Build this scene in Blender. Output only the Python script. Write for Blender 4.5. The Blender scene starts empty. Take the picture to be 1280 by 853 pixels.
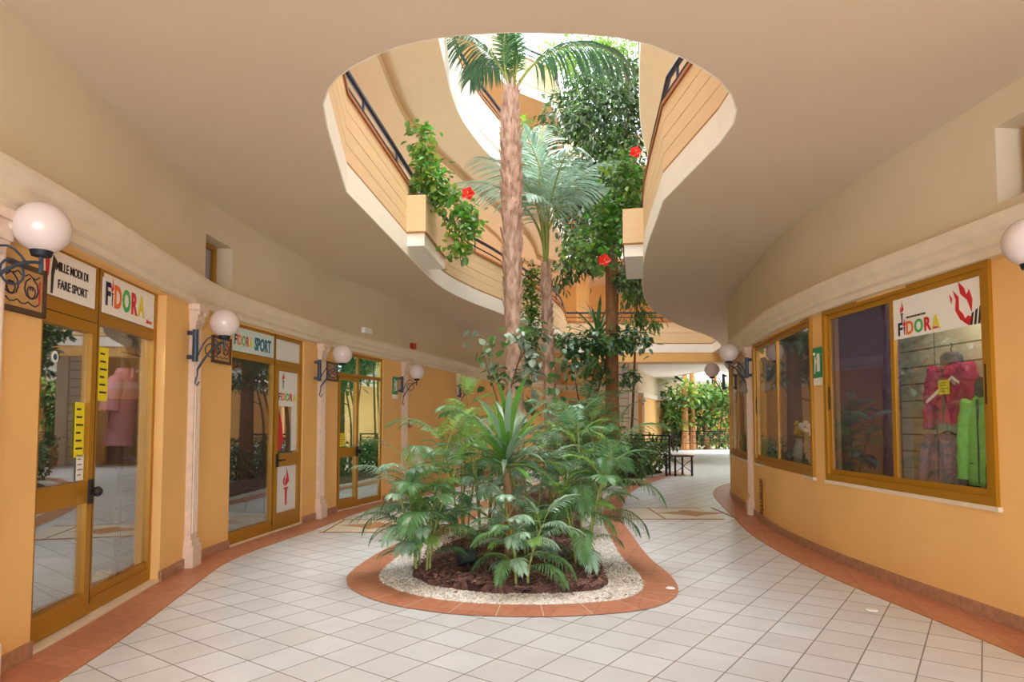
import bpy, bmesh, math, random
from mathutils import Vector, Matrix, noise
R = random.Random(7)
PI = math.pi
C = bpy.context.scene.collection
scn = bpy.context.scene

# ------------------------------------------------------------------ survey: photo pixel + known height/depth -> place in the building
F_, P_, SH_, H_ = 820., math.radians(3.0), 59.5, 1.45
def ray(px, py):
    a = (px-640)/F_; b = (426.5-py+SH_)/F_
    return (a, math.cos(P_)-b*math.sin(P_), math.sin(P_)+b*math.cos(P_))
def gz(px, py, z=0):
    d = ray(px, py); t = (z-H_)/d[2]; return Vector((d[0]*t, d[1]*t, z))
def gy(px, py, Y):
    d = ray(px, py); t = Y/d[1]; return Vector((d[0]*t, Y, H_+d[2]*t))

# ------------------------------------------------------------------ materials
MATS = {}
def srgb(c):
    return tuple(((v/255)/12.92 if v/255 <= .04045 else ((v/255+.055)/1.055)**2.4) for v in c)
def mat(name, col, rough=.6, metal=0, noise_=0.0, scale=6, bump=0.0, bscale=40, spec=.5, emit=None, estr=0, trans=0, var=0, coat=0, col2=None, stretch=None):
    if name in MATS: return MATS[name]
    m = bpy.data.materials.new(name); m.use_nodes = True
    nt = m.node_tree; n = nt.nodes; l = nt.links
    b = n['Principled BSDF']; c = srgb(col)
    b.inputs['Base Color'].default_value = (*c, 1); b.inputs['Roughness'].default_value = rough
    b.inputs['Metallic'].default_value = metal; b.inputs['Specular IOR Level'].default_value = spec
    b.inputs['Coat Weight'].default_value = coat
    tc = n.new('ShaderNodeTexCoord'); mp = n.new('ShaderNodeMapping')
    l.new(tc.outputs['Object'], mp.inputs[0])
    if stretch: mp.inputs['Scale'].default_value = stretch
    out = None
    if noise_ > 0:
        t = n.new('ShaderNodeTexNoise'); t.inputs['Scale'].default_value = scale; t.inputs['Detail'].default_value = 6
        l.new(mp.outputs[0], t.inputs['Vector'])
        r = n.new('ShaderNodeMapRange'); r.inputs[1].default_value = .3; r.inputs[2].default_value = .7
        l.new(t.outputs[0], r.inputs[0])
        mx = n.new('ShaderNodeMix'); mx.data_type = 'RGBA'
        c2 = srgb(col2) if col2 else tuple(v*(1-noise_) for v in c)
        cc = c if col2 else tuple(min(1, v*(1+noise_*.5)) for v in c)
        mx.inputs[6].default_value = (*c2, 1); mx.inputs[7].default_value = (*cc, 1)
        l.new(r.outputs[0], mx.inputs[0]); out = mx.outputs[2]
    if var > 0:
        oi = n.new('ShaderNodeObjectInfo'); hs = n.new('ShaderNodeHueSaturation')
        r2 = n.new('ShaderNodeMapRange'); r2.inputs[3].default_value = 1-var; r2.inputs[4].default_value = 1+var
        l.new(oi.outputs['Random'], r2.inputs[0]); l.new(r2.outputs[0], hs.inputs['Value'])
        if out: l.new(out, hs.inputs['Color'])
        else: hs.inputs['Color'].default_value = (*c, 1)
        out = hs.outputs[0]
    if out: l.new(out, b.inputs['Base Color'])
    if bump > 0:
        t = n.new('ShaderNodeTexNoise'); t.inputs['Scale'].default_value = bscale; t.inputs['Detail'].default_value = 5
        l.new(mp.outputs[0], t.inputs['Vector'])
        bp = n.new('ShaderNodeBump'); bp.inputs['Strength'].default_value = bump; bp.inputs['Distance'].default_value = .02
        l.new(t.outputs[0], bp.inputs['Height']); l.new(bp.outputs[0], b.inputs['Normal'])
    if emit:
        b.inputs['Emission Color'].default_value = (*srgb(emit), 1); b.inputs['Emission Strength'].default_value = estr
    if trans > 0:
        o = n['Material Output']; tr = n.new('ShaderNodeBsdfTranslucent'); ms = n.new('ShaderNodeMixShader')
        ms.inputs[0].default_value = trans
        if out:
            l.new(out, tr.inputs[0])
        else: tr.inputs[0].default_value = (*c, 1)
        l.new(b.outputs[0], ms.inputs[1]); l.new(tr.outputs[0], ms.inputs[2]); l.new(ms.outputs[0], o.inputs[0])
    MATS[name] = m
    return m

def glass_mat(name, tint=(1,1,1), refl=.28, edge=.9):
    m = bpy.data.materials.new(name); m.use_nodes = True
    nt = m.node_tree; n = nt.nodes; l = nt.links; n.clear()
    o = n.new('ShaderNodeOutputMaterial'); t = n.new('ShaderNodeBsdfTransparent'); g = n.new('ShaderNodeBsdfGlossy')
    t.inputs[0].default_value = (*tint, 1); g.inputs['Roughness'].default_value = .012
    g.inputs[0].default_value = (.95, .97, 1, 1)
    lw = n.new('ShaderNodeLayerWeight'); lw.inputs[0].default_value = .5
    r = n.new('ShaderNodeMapRange'); r.inputs[3].default_value = refl; r.inputs[4].default_value = edge
    l.new(lw.outputs['Facing'], r.inputs[0])
    ms = n.new('ShaderNodeMixShader'); l.new(r.outputs[0], ms.inputs[0])
    l.new(t.outputs[0], ms.inputs[1]); l.new(g.outputs[0], ms.inputs[2]); l.new(ms.outputs[0], o.inputs[0])
    return m

def grid_mat(name, c1, c2, cm, w, h, ang=0, off=(0, 0), stag=0, mortar=.012, rough=.35, nz=.06, plane='XY', nscale=5, coord='Object'):
    m = bpy.data.materials.new(name); m.use_nodes = True
    nt = m.node_tree; n = nt.nodes; l = nt.links; b = n['Principled BSDF']
    tc = n.new('ShaderNodeTexCoord'); mp = n.new('ShaderNodeMapping'); mp.vector_type = 'POINT'
    l.new(tc.outputs[coord], mp.inputs[0])
    mp.inputs['Rotation'].default_value = (0, 0, ang); mp.inputs['Location'].default_value = (off[0], off[1], 0)
    src = mp.outputs[0]
    if plane != 'XY':
        sp = n.new('ShaderNodeSeparateXYZ'); cb = n.new('ShaderNodeCombineXYZ'); l.new(src, sp.inputs[0])
        a, c = (('X', 'Z') if plane == 'XZ' else ('Y', 'Z'))
        l.new(sp.outputs[a], cb.inputs[0]); l.new(sp.outputs[c], cb.inputs[1]); src = cb.outputs[0]
    br = n.new('ShaderNodeTexBrick'); br.offset = stag; br.squash = 1
    br.inputs['Scale'].default_value = 1; br.inputs['Brick Width'].default_value = w; br.inputs['Row Height'].default_value = h
    br.inputs['Mortar Size'].default_value = mortar/2; br.inputs['Mortar Smooth'].default_value = .1; br.inputs['Bias'].default_value = 0
    br.inputs['Color1'].default_value = (*srgb(c1), 1); br.inputs['Color2'].default_value = (*srgb(c2), 1); br.inputs['Mortar'].default_value = (*srgb(cm), 1)
    l.new(src, br.inputs['Vector'])
    t = n.new('ShaderNodeTexNoise'); t.inputs['Scale'].default_value = nscale; t.inputs['Detail'].default_value = 8; t.inputs['Roughness'].default_value = .65
    l.new(tc.outputs[coord], t.inputs['Vector'])
    r = n.new('ShaderNodeMapRange'); r.inputs[1].default_value = .3; r.inputs[2].default_value = .7; r.inputs[3].default_value = 1-nz; r.inputs[4].default_value = 1+nz
    l.new(t.outputs[0], r.inputs[0])
    hs = n.new('ShaderNodeHueSaturation'); l.new(br.outputs[0], hs.inputs['Color']); l.new(r.outputs[0], hs.inputs['Value'])
    l.new(hs.outputs[0], b.inputs['Base Color'])
    r3 = n.new('ShaderNodeMapRange'); r3.inputs[3].default_value = rough; r3.inputs[4].default_value = .8
    l.new(br.outputs['Fac'], r3.inputs[0]); l.new(r3.outputs[0], b.inputs['Roughness'])
    bp = n.new('ShaderNodeBump'); bp.invert = True; bp.inputs['Strength'].default_value = .4; bp.inputs['Distance'].default_value = .004
    l.new(br.outputs['Fac'], bp.inputs['Height']); l.new(bp.outputs[0], b.inputs['Normal'])
    MATS[name] = m
    return m

wall_y = mat('ochre_plaster', (238,190,120), .8, noise_=.05, scale=1.6, bump=.12, bscale=90)
wall_b = mat('beige_plaster', (216,200,170), .85, noise_=.04, scale=1.3, bump=.08, bscale=90)
ceil_m = mat('ceiling_paint', (218,200,176), .85, noise_=.03, scale=.8, bump=.05, bscale=60)
cream = mat('cornice_stone', (226,212,188), .7, noise_=.06, scale=5, bump=.1)
pinkst = mat('pilaster_stone', (230,208,190), .6, noise_=.12, scale=14, bump=.1)
marble = mat('baseboard_marble', (178,132,104), .4, noise_=.25, scale=18)
frame_m = mat('golden_anodised_frame', (176,124,20), .38, noise_=.06, scale=3, metal=.25)
frame_d = mat('frame_gasket', (70,48,14), .5)
fascia = mat('slab_edge_paint', (252,249,240), .8, noise_=.03)
parap = mat('parapet_plaster', (238,210,166), .8, noise_=.05, scale=2, bump=.35, bscale=14, stretch=(1, 1, 12))
parap_w = mat('upper_parapet_white', (250,240,222), .8, noise_=.03)
groove = mat('parapet_groove', (168,120,66), .8)
soffit = mat('upper_soffit', (226,200,160), .85, noise_=.03)
rail_b = mat('blue_black_rail', (48,56,86), .4, metal=.3)
rail_r = mat('copper_coping', (176,112,72), .5)
iron = mat('wrought_iron', (38,42,52), .5, metal=.4)
iron_b = mat('bluish_iron', (66,78,96), .45, metal=.4)
globe_m = mat('opal_globe', (222,208,204), .25, coat=.3)
white_p = mat('white_sign', (240,238,234), .5)
yellow_p = mat('yellow_paper', (236,222,40), .6)
black_p = mat('black_plastic', (24,24,26), .5)
navy = mat('letter_navy', (24,32,66), .5); orange = mat('letter_orange', (232,112,40), .5); green = mat('letter_green', (70,180,90), .5)
red = mat('letter_red', (206,32,44), .5); yel = mat('letter_yellow', (222,206,50), .5); blk = mat('letter_black', (40,36,40), .5); teal = mat('letter_teal', (20,104,140), .5)
bark_p = mat('palm_bark', (222,192,174), .9, noise_=.45, scale=14, bump=.9, bscale=18, stretch=(1, 1, .35), col2=(150,116,98))
bark_o = mat('tree_bark', (150,104,68), .9, noise_=.3, scale=12, bump=.6, bscale=22, stretch=(1, 1, .3))
cane_m = mat('cane_green', (148,160,84), .6, noise_=.3, scale=12, var=.15)
cane_b = mat('cane_brown', (150,120,84), .8, noise_=.3, scale=16, bump=.4)
twig = mat('twig_brown', (112,82,56), .85, noise_=.2)
leaf_a = mat('frond_green', (98,148,94), .33, noise_=.3, scale=9, trans=.3, var=.22)
leaf_l = mat('frond_light', (132,178,88), .35, noise_=.25, scale=9, trans=.35, var=.2)
leaf_s = mat('frond_silver', (152,190,164), .3, noise_=.25, scale=9, trans=.25, var=.15)
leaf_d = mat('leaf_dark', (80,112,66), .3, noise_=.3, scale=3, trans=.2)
leaf_m = mat('leaf_mid', (112,152,80), .35, noise_=.3, scale=3, trans=.3)
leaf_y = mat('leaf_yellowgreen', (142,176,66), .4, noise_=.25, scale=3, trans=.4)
leaf_g = mat('leaf_greyed', (150,170,150), .25, noise_=.2, scale=3, trans=.2)
petal = mat('hibiscus_red', (224,36,28), .5, trans=.2)
mulch_m = mat('bark_mulch', (122,86,76), .9, noise_=.5, scale=25, bump=.8, bscale=40, col2=(62,40,36))
chip_m = mat('bark_chip', (168,128,116), .85, noise_=.55, scale=14, col2=(84,56,52))
gravel_m = mat('gravel_bed', (206,200,192), .9, noise_=.3, scale=60, bump=1, bscale=70)
pebble_m = mat('pebble', (230,226,220), .8, noise_=.35, scale=22)
TH = math.radians(35.8)
tile_m = grid_mat('floor_tiles', (218,223,230), (208,209,212), (134,130,128), .303, .303, ang=TH, off=(.063, .052), rough=.28, nz=.07, mortar=.009, nscale=3)
brick_m = grid_mat('terracotta_border', (198,134,104), (184,120,92), (168,126,102), .3, .3, ang=.3, mortar=.006, rough=.4, nz=.14, nscale=14)
tilew_m = grid_mat('white_wall_tiles', (244,238,226), (236,228,214), (170,158,146), .45, .3, mortar=.03, rough=.3, nz=.04, plane='XZ')
slat_m = grid_mat('slat_panel', (232,226,204), (226,218,194), (120,112,92), 50, .16, mortar=.014, rough=.5, nz=.03, plane='XZ')
glass = glass_mat('door_glass', (.93, .96, .95), .1, .55)
glass_w = glass_mat('window_glass', (.95, .97, .96), .04, .3)
glass_b = glass_mat('blue_film_glass', (.8, .8, .95), .04, .32)
glass_g = glass_mat('green_glass', (.72, .9, .8), .2, .8)
frost = mat('frosted_film', (226,230,230), .35)
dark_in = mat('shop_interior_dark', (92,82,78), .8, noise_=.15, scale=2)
lav = mat('lavender_wall', (150,140,170), .8)
wood_d = mat('dark_wood', (84,60,44), .5, noise_=.3, scale=6)
alarm_r = mat('alarm_red', (180,40,32), .45)
exit_g = mat('exit_green', (30,140,90), .5)

# ------------------------------------------------------------------ mesh collector
class MB:
    def __init__(s): s.v = []; s.f = []; s.m = []; s.mats = []
    def mi(s, m):
        if m not in s.mats: s.mats.append(m)
        return s.mats.index(m)
    def add(s, vs, fs, m):
        k = len(s.v); i = s.mi(m); s.v.extend([tuple(v) for v in vs])
        for f in fs: s.f.append([q+k for q in f]); s.m.append(i)
        return s
    def box(s, x0, x1, y0, y1, z0, z1, m, M=None):
        vs = [Vector((x, y, z)) for z in (z0, z1) for y in (y0, y1) for x in (x0, x1)]
        if M: vs = [M @ v for v in vs]
        return s.add(vs, [(0,2,3,1), (4,5,7,6), (0,1,5,4), (2,6,7,3), (0,4,6,2), (1,3,7,5)], m)
    def prism(s, pts, y0, y1, m):        # polygon in XZ extruded along y
        n = len(pts); vs = [(x, y0, z) for x, z in pts]+[(x, y1, z) for x, z in pts]
        fs = [tuple(range(n)), tuple(range(2*n-1, n-1, -1))]+[(i, i+n, (i+1) % n+n, (i+1) % n) for i in range(n)]
        return s.add(vs, fs, m)
    def flat(s, pts, z0, z1, m):         # polygon in XY extruded along z
        n = len(pts); vs = [(p[0], p[1], z0) for p in pts]+[(p[0], p[1], z1) for p in pts]
        fs = [tuple(range(n-1, -1, -1)), tuple(range(n, 2*n))]+[(i, (i+1) % n, (i+1) % n+n, i+n) for i in range(n)]
        return s.add(vs, fs, m)
    def tube(s, pts, r, m, n=8, closed=False, cap=True):
        pts = [Vector(p) for p in pts]; N = len(pts); vs = []; prev = None
        for i, p in enumerate(pts):
            if closed: t = pts[(i+1) % N]-pts[i-1]
            else: t = pts[min(i+1, N-1)]-pts[max(i-1, 0)]
            if t.length < 1e-9: t = Vector((0, 0, 1))
            t.normalize()
            if prev is None: a = t.orthogonal().normalized()
            else:
                a = prev-t*prev.dot(t)
                a = a.normalized() if a.length > 1e-6 else t.orthogonal().normalized()
            prev = a; b = t.cross(a); rr = r[i] if isinstance(r, (list, tuple)) else r
            for k in range(n):
                c = 2*PI*k/n; vs.append(p+(a*math.cos(c)+b*math.sin(c))*rr)
        fs = []
        for i in range(N if closed else N-1):
            j = (i+1) % N
            for k in range(n): fs.append((i*n+k, i*n+(k+1) % n, j*n+(k+1) % n, j*n+k))
        if cap and not closed: fs.append(tuple(range(n-1, -1, -1))); fs.append(tuple(range((N-1)*n, N*n)))
        return s.add(vs, fs, m)
    def lathe(s, prof, m, c=(0, 0, 0), n=24, sx=1, sy=1):
        vs = [(c[0]+r*sx*math.cos(2*PI*k/n), c[1]+r*sy*math.sin(2*PI*k/n), c[2]+z) for r, z in prof for k in range(n)]
        fs = [(i*n+k, i*n+(k+1) % n, (i+1)*n+(k+1) % n, (i+1)*n+k) for i in range(len(prof)-1) for k in range(n)]
        if prof[0][0] > 1e-4: fs.append(tuple(range(n-1, -1, -1)))
        if prof[-1][0] > 1e-4: fs.append(tuple(range((len(prof)-1)*n, len(prof)*n)))
        return s.add(vs, fs, m)
    def ball(s, c, r, m, n=20, sz=1):
        k = n//2
        return s.lathe([(r*math.sin(PI*i/k), -r*sz*math.cos(PI*i/k)) for i in range(k+1)], m, c, n)
    def build(s, name, parent=None, smooth=False, M=None, kind=None):
        me = bpy.data.meshes.new(name); me.from_pydata(s.v, [], s.f)
        for m in s.mats: me.materials.append(m)
        me.polygons.foreach_set('material_index', s.m)
        if smooth: me.polygons.foreach_set('use_smooth', [True]*len(s.f))
        me.update()
        if smooth:
            try: me.set_sharp_from_angle(angle=math.radians(42))
            except Exception: pass
        o = bpy.data.objects.new(name, me); C.objects.link(o)
        if parent: o.parent = parent
        if M: o.matrix_local = M
        if kind: o['kind'] = kind
        return o
def tag(o, label, cat, group=None, kind=None):
    o['label'] = label; o['category'] = cat
    if group: o['group'] = group
    if kind: o['kind'] = kind
    return o
def thing(name, label, cat, M=None, group=None):
    o = bpy.data.objects.new(name, None); C.objects.link(o); o.empty_display_size = .1
    if M is not None: o.matrix_world = M if isinstance(M, Matrix) else Matrix.Translation(M)
    return tag(o, label, cat, group)
def child_copy(src, parent, M):
    c = src.copy(); C.objects.link(c); c.parent = parent; c.matrix_local = M
    return c
def XYZ(x, y, z, rz=0, ry=0, rx=0, s=1):
    return Matrix.Translation((x, y, z)) @ Matrix.Rotation(rz, 4, 'Z') @ Matrix.Rotation(ry, 4, 'Y') @ Matrix.Rotation(rx, 4, 'X') @ Matrix.Scale(s, 4)
def frame2(pl, pr, z=0):          # local x from pl to pr, local y into the wall, z up
    x = Vector((pr[0]-pl[0], pr[1]-pl[1], 0)); L = x.length; x.normalize(); y = Vector((0, 0, 1)).cross(x)
    M = Matrix(((x.x, y.x, 0, pl[0]), (x.y, y.y, 0, pl[1]), (0, 0, 1, z), (0, 0, 0, 1)))
    return M, L
def catmull(P, sub=8):
    P = [Vector((p[0], p[1])) for p in P]; out = []
    for i in range(len(P)-1):
        p0 = P[i-1] if i else P[0]*2-P[1]; p1 = P[i]; p2 = P[i+1]; p3 = P[i+2] if i+2 < len(P) else P[-1]*2-P[-2]
        for k in range(sub):
            t = k/sub
            out.append(.5*((2*p1)+(p2-p0)*t+(2*p0-5*p1+4*p2-p3)*t*t+(3*p1-p0-3*p2+p3)*t**3))
    out.append(P[-1]); return out
class Path:
    def __init__(s, P, side, sub=8, raw=False):
        s.p = [Vector((q[0], q[1])) for q in P] if raw else catmull(P, sub); s.side = side; s.s = [0]
        for a, b in zip(s.p, s.p[1:]): s.s.append(s.s[-1]+(b-a).length)
        s.L = s.s[-1]
    def at(s, u):
        u = max(0, min(s.L, u)); i = 0
        while i < len(s.s)-2 and s.s[i+1] < u: i += 1
        d = s.s[i+1]-s.s[i]; return s.p[i].lerp(s.p[i+1], (u-s.s[i])/d if d else 0)
    def nrm(s, u):                  # towards the walkway
        t = (s.at(u+.08)-s.at(u-.08)).normalized()
        return Vector((t.y, -t.x))*s.side
    def off(s, u, o): return s.at(u)+s.nrm(u)*o
    def near(s, q):
        q = Vector((q[0], q[1])); best = 0; bd = 1e9; k = 0
        while k*.02 <= s.L:
            d = (s.at(k*.02)-q).length
            if d < bd: bd = d; best = k*.02
            k += 1
        return best
    def ribbon(s, mb, u0, u1, z0, z1, o0, o1, m, step=.22):
        n = max(1, int((u1-u0)/step)); A = [u0+(u1-u0)*i/n for i in range(n+1)]; vs = []
        for u in A:
            a = s.off(u, o0); b = s.off(u, o1)
            vs += [(a.x, a.y, z0), (b.x, b.y, z0), (b.x, b.y, z1), (a.x, a.y, z1)]
        fs = []
        for i in range(n):
            for k in range(4): fs.append((i*4+k, i*4+(k+1) % 4, (i+1)*4+(k+1) % 4, (i+1)*4+k))
        fs += [(3, 2, 1, 0), (n*4, n*4+1, n*4+2, n*4+3)]
        mb.add(vs, fs, m)
    def sweep(s, mb, u0, u1, prof, m, step=.22):     # prof: (offset, z) closed polygon
        n = max(1, int((u1-u0)/step)); k = len(prof); vs = []
        for i in range(n+1):
            u = u0+(u1-u0)*i/n; c = s.at(u); w = s.nrm(u)
            vs += [(c.x+w.x*o, c.y+w.y*o, z) for o, z in prof]
        fs = [(i*k+j, i*k+(j+1) % k, (i+1)*k+(j+1) % k, (i+1)*k+j) for i in range(n) for j in range(k)]
        fs += [tuple(range(k-1, -1, -1)), tuple(range(n*k, n*k+k))]
        mb.add(vs, fs, m)
def recalc(o):
    bm = bmesh.new(); bm.from_mesh(o.data); bmesh.ops.recalc_face_normals(bm, faces=bm.faces); bm.to_mesh(o.data); bm.free()
def slab(name, outer, holes, z0, z1, m, kind='structure'):
    bm = bmesh.new()
    for loop in [outer]+holes:
        vs = [bm.verts.new((p[0], p[1], z0)) for p in loop]
        for i in range(len(vs)): bm.edges.new((vs[i], vs[(i+1) % len(vs)]))
    bmesh.ops.triangle_fill(bm, use_beauty=True, use_dissolve=False, edges=bm.edges[:])
    r = bmesh.ops.extrude_face_region(bm, geom=bm.faces[:])
    for v in r['geom']:
        if isinstance(v, bmesh.types.BMVert): v.co.z = z1
    bmesh.ops.recalc_face_normals(bm, faces=bm.faces)
    me = bpy.data.meshes.new(name); bm.to_mesh(me); bm.free(); me.materials.append(m)
    o = bpy.data.objects.new(name, me); C.objects.link(o); o['kind'] = kind
    return o
def offset_loop(P, d):              # closed loop, shifted inwards (towards centroid side) by d
    n = len(P); A = sum(P[i][0]*P[(i+1) % n][1]-P[(i+1) % n][0]*P[i][1] for i in range(n)); sg = 1 if A > 0 else -1; out = []
    for i in range(n):
        t = (Vector(P[(i+1) % n][:2])-Vector(P[i-1][:2])).normalized()
        out.append(Vector((P[i][0]-t.y*d*sg, P[i][1]+t.x*d*sg)))
    return out
def letter(mb, txt, x, z, size, m, y=-.004, ex=.002, bold=0, sx=1, shear=0):
    cu = bpy.data.curves.new('t', 'FONT'); cu.body = txt; cu.size = size; cu.extrude = ex; cu.offset = bold; cu.shear = shear; cu.resolution_u = 3
    o = bpy.data.objects.new('t', cu); C.objects.link(o)
    me = bpy.data.meshes.new_from_object(o.evaluated_get(bpy.context.evaluated_depsgraph_get()))
    mb.add([(x+v.co.x*sx, y-v.co.z, z+v.co.y) for v in me.vertices], [tuple(p.vertices) for p in me.polygons], m)
    w = max([v.co.x for v in me.vertices] or [0])*sx
    bpy.data.objects.remove(o); bpy.data.curves.remove(cu); bpy.data.meshes.remove(me)
    return w
def torch(mb, x, z, h, y=-.004, m1=red, m2=blk):    # flame over a slim handle
    a = h*.42
    mb.prism([(x-.03*h, z), (x+.03*h, z), (x+.05*h, z+a), (x-.05*h, z+a)], y, y+.002, m2)
    mb.prism([(x-.12*h, z+a), (x+.12*h, z+a), (x+.09*h, z+a+.05*h), (x-.09*h, z+a+.05*h)], y, y+.002, m2)
    mb.prism([(x-.02*h, z+a+.07*h), (x+.14*h, z+a+.2*h), (x+.1*h, z+a+.36*h), (x+.0*h, z+h), (x+.03*h, z+a+.32*h), (x-.05*h, z+a+.22*h)], y, y+.002, m1)
    mb.prism([(x-.06*h, z+a+.08*h), (x-.09*h, z+a+.22*h), (x-.03*h, z+a+.4*h), (x-.14*h, z+a+.26*h), (x-.13*h, z+a+.14*h)], y, y+.002, m1)
def fidora(mb, x, z, s, y=-.004, b=.012):
    cols = [('F', navy), ('i', red), ('D', orange), ('O', green), ('R', red), ('A', yel)]; k = x
    for ch, m in cols:
        if ch == 'i': torch(mb, k+s*.1, z, s*.9, y, red, navy); k += s*.24; continue
        w = letter(mb, ch, k, z, s, m, y, bold=b*s*4); k += w+s*.08
    return k

# ------------------------------------------------------------------ plan lines
LP = [(-2.7,-5), (-2.8,-1), (-2.88,2), (-2.98,4.1), (-3.22,6.1), (-3.3,7.4), (-3.03,9.54), (-2.85,10.72), (-2.4,12.24), (-1.85,14.1), (-1.38,15.8), (-.75,18.6), (.5,21.8), (1.9,25.4)]
RP = [(4.2,-5), (3.95,-1), (3.72,2), (3.56,4.6), (3.44,6), (3.41,7.2), (3.5,8.6), (3.76,10.1), (4.06,11.7), (4.5,13.6), (5.25,15.3), (6.6,17), (8.4,18.6), (10.6,20), (13.2,21)]
LW = Path(LP, 1); RW = Path(RP, -1)
def sL(p): return LW.near(p)
def sR(p): return RW.near(p)
def s_px(path, px, lo=0):       # arclength where the line of sight through a photo column meets the wall
    u = 0; best = 0; bd = 1e9
    while u < path.L:
        q = path.at(u)
        if q.y > 2.5 and u >= lo and q.y < 17:
            d = abs(640+F_*q.x/q.y-px)
            if d < bd-.05: bd = d; best = u
        u += .02
    return best
ZC = 3.87          # corridor ceiling
ZD = 2.66          # underside of cornice
holeF = [(403,130), (410,110), (421,97), (440,83), (465,70), (500,57), (530,50), (570,44), (640,40), (720,42), (770,46), (812,55), (850,70), (880,86), (900,100), (915,118), (922,138), (918,155), (900,180)]
hole = [gz(x, y, ZC) for x, y in [(408,160)]][0:0]
hf = [gz(x, y, ZC).xy for x, y in holeF]
hright = [gz(x, y, ZC).xy for x, y in [(830,251)]]
right_far = [v for v in catmull([gz(830,251,ZC).xy, gz(805,330,ZC).xy, (2.76,13.23), (4.01,15.92), (5.6,18.4), (6.6,20.6), (6.9,22.5)], 5)][1:]
left_far = [v for v in catmull([(1.9,22.5), (1.35,19.01), (-.14,14.72), (-.83,13.05), (-1.32,11.31), (-1.62,8.2)], 5)]+[gz(432,240,ZC).xy]
HOLE = hf+[gz(830,251,ZC).xy]+right_far+left_far+[gz(408,160,ZC).xy]

# ------------------------------------------------------------------ floor, ceiling
fl = MB().box(-9, 26, -6, 62, -.2, 0, tile_m).build('floor', kind='structure')
far_y = 27.0
outer = [LW.off(u, -.1) for u in [LW.L*i/40 for i in range(41)]]+[Vector((1.9, far_y)), Vector((16, far_y)), Vector((16, 21.2))]+[RW.off(u, -.1) for u in [RW.L*(40-i)/40 for i in range(41)]]
slab('ceiling', outer, [HOLE], ZC, ZC+.2, ceil_m)

# slab edge fascia and parapets
def loop_path(L): return Path(list(L)+[L[0]], 1, raw=True)
def ring(mb, P, z0, z1, o0, o1, m):      # closed ribbon, o positive = away from the opening
    A = offset_loop(P, -o0); B = offset_loop(P, -o1); n = len(P)
    vs = []
    for a, b in zip(A, B): vs += [(a.x, a.y, z0), (b.x, b.y, z0), (b.x, b.y, z1), (a.x, a.y, z1)]
    fs = [(i*4+k, i*4+(k+1) % 4, ((i+1) % n)*4+(k+1) % 4, ((i+1) % n)*4+k) for i in range(n) for k in range(4)]
    mb.add(vs, fs, m)
def level(HL, z, pm, nm, wide=0.0):
    mb = MB(); ring(mb, HL, z+.002, z+.3, -.012, .1, fascia); o = mb.build('trim_'+nm, kind='structure'); recalc(o)
    mb = MB()
    ring(mb, HL, z+.3, z+.335, -.002, .14, groove)
    hs_ = [.335, .52, .7, .88, 1.05]
    for a_, b_ in zip(hs_, hs_[1:]):
        ring(mb, HL, z+a_, z+b_-.01, .0, .14, pm); ring(mb, HL, z+b_-.01, z+b_, .006 if b_ != .7 else .02, .13, groove if b_ == .7 else pm)
    ring(mb, HL, z+1.05, z+1.09, -.02, .17, rail_r)
    o = mb.build('wall_balcony_'+nm, kind='structure'); recalc(o)
    lab = {'first': 'dark blue metal railing on the first balcony parapet round the opening', 'second': 'dark blue metal railing on the second storey balcony parapet', 'third': 'dark blue metal railing of the topmost balcony'}[nm]
    t = thing('balcony_railing', lab, 'railing', Vector((HL[-3].x, HL[-3].y, z+1.09)))
    ti = t.matrix_world.inverted()
    Q = offset_loop(HL, -.07)
    for dz, r in ((.14, .016), (.3, .034)):
        mb = MB(); mb.tube([(p.x, p.y, z+1.09+dz) for p in Q], r, rail_b, 6, closed=True)
        o = mb.build('rail', t, True, M=ti)
    per = loop_path(Q); k = 0; proto = None
    while k < per.L:
        p = per.at(k)
        if proto is None:
            proto = MB().box(-.012, .012, -.012, .012, 0, .3, rail_b).build('post', t)
            proto.matrix_local = ti @ Matrix.Translation((p.x, p.y, z+1.09))
        else: child_copy(proto, t, ti @ Matrix.Translation((p.x, p.y, z+1.09)))
        k += 1.5
level(HOLE, ZC, parap, 'first')
# floors above
Z2, Z3 = 7.15, 10.45
H2 = [Vector((p.x+(max(0, .42-abs(p.y-9.6)*.085) if p.x < 0 and p.y > 6 else -.02), p.y)) for p in HOLE]
H3 = [Vector((p.x-(.9 if p.x < 1 and p.y > 6 else 0), p.y)) for p in HOLE]
big = [Vector(p) for p in ((-5.6, -2), (-5.6, 8), (-5, 14), (-3.2, 19), (-1, 24), (0.2, 27.2), (13, 27.2), (13, 20), (7.5, 14), (6, 8), (6, -2))]
slab('ceiling_second_storey', big, [H2], Z2, Z2+.2, soffit)
slab('ceiling_third_storey', big, [H3], Z3, Z3+.2, soffit)
level(H2, Z2, parap_w, 'second'); level(H3, Z3, parap, 'third')
# beams under the upper soffits following the opening
mb = MB()
for HL, z in ((H2, Z2), (H3, Z3)):
    ring(mb, HL, z-.16, z+.01, .95, 1.25, soffit); ring(mb, HL, z-.1, z+.01, 1.9, 2.0, soffit)
recalc(mb.build('trim_soffit_beams', kind='structure'))
# outer walls of the upper storeys
mb = MB()
up = Path([(p.x, p.y) for p in big], 1, raw=True)
for i in range(len(big)-1):
    a, b = big[i], big[i+1]; M, L = frame2(a, b)
    mb.box(0, L, -.1, .1, ZC+.2, 11.6, wall_y, M)
recalc(mb.build('wall_upper_storeys', kind='structure'))

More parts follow.
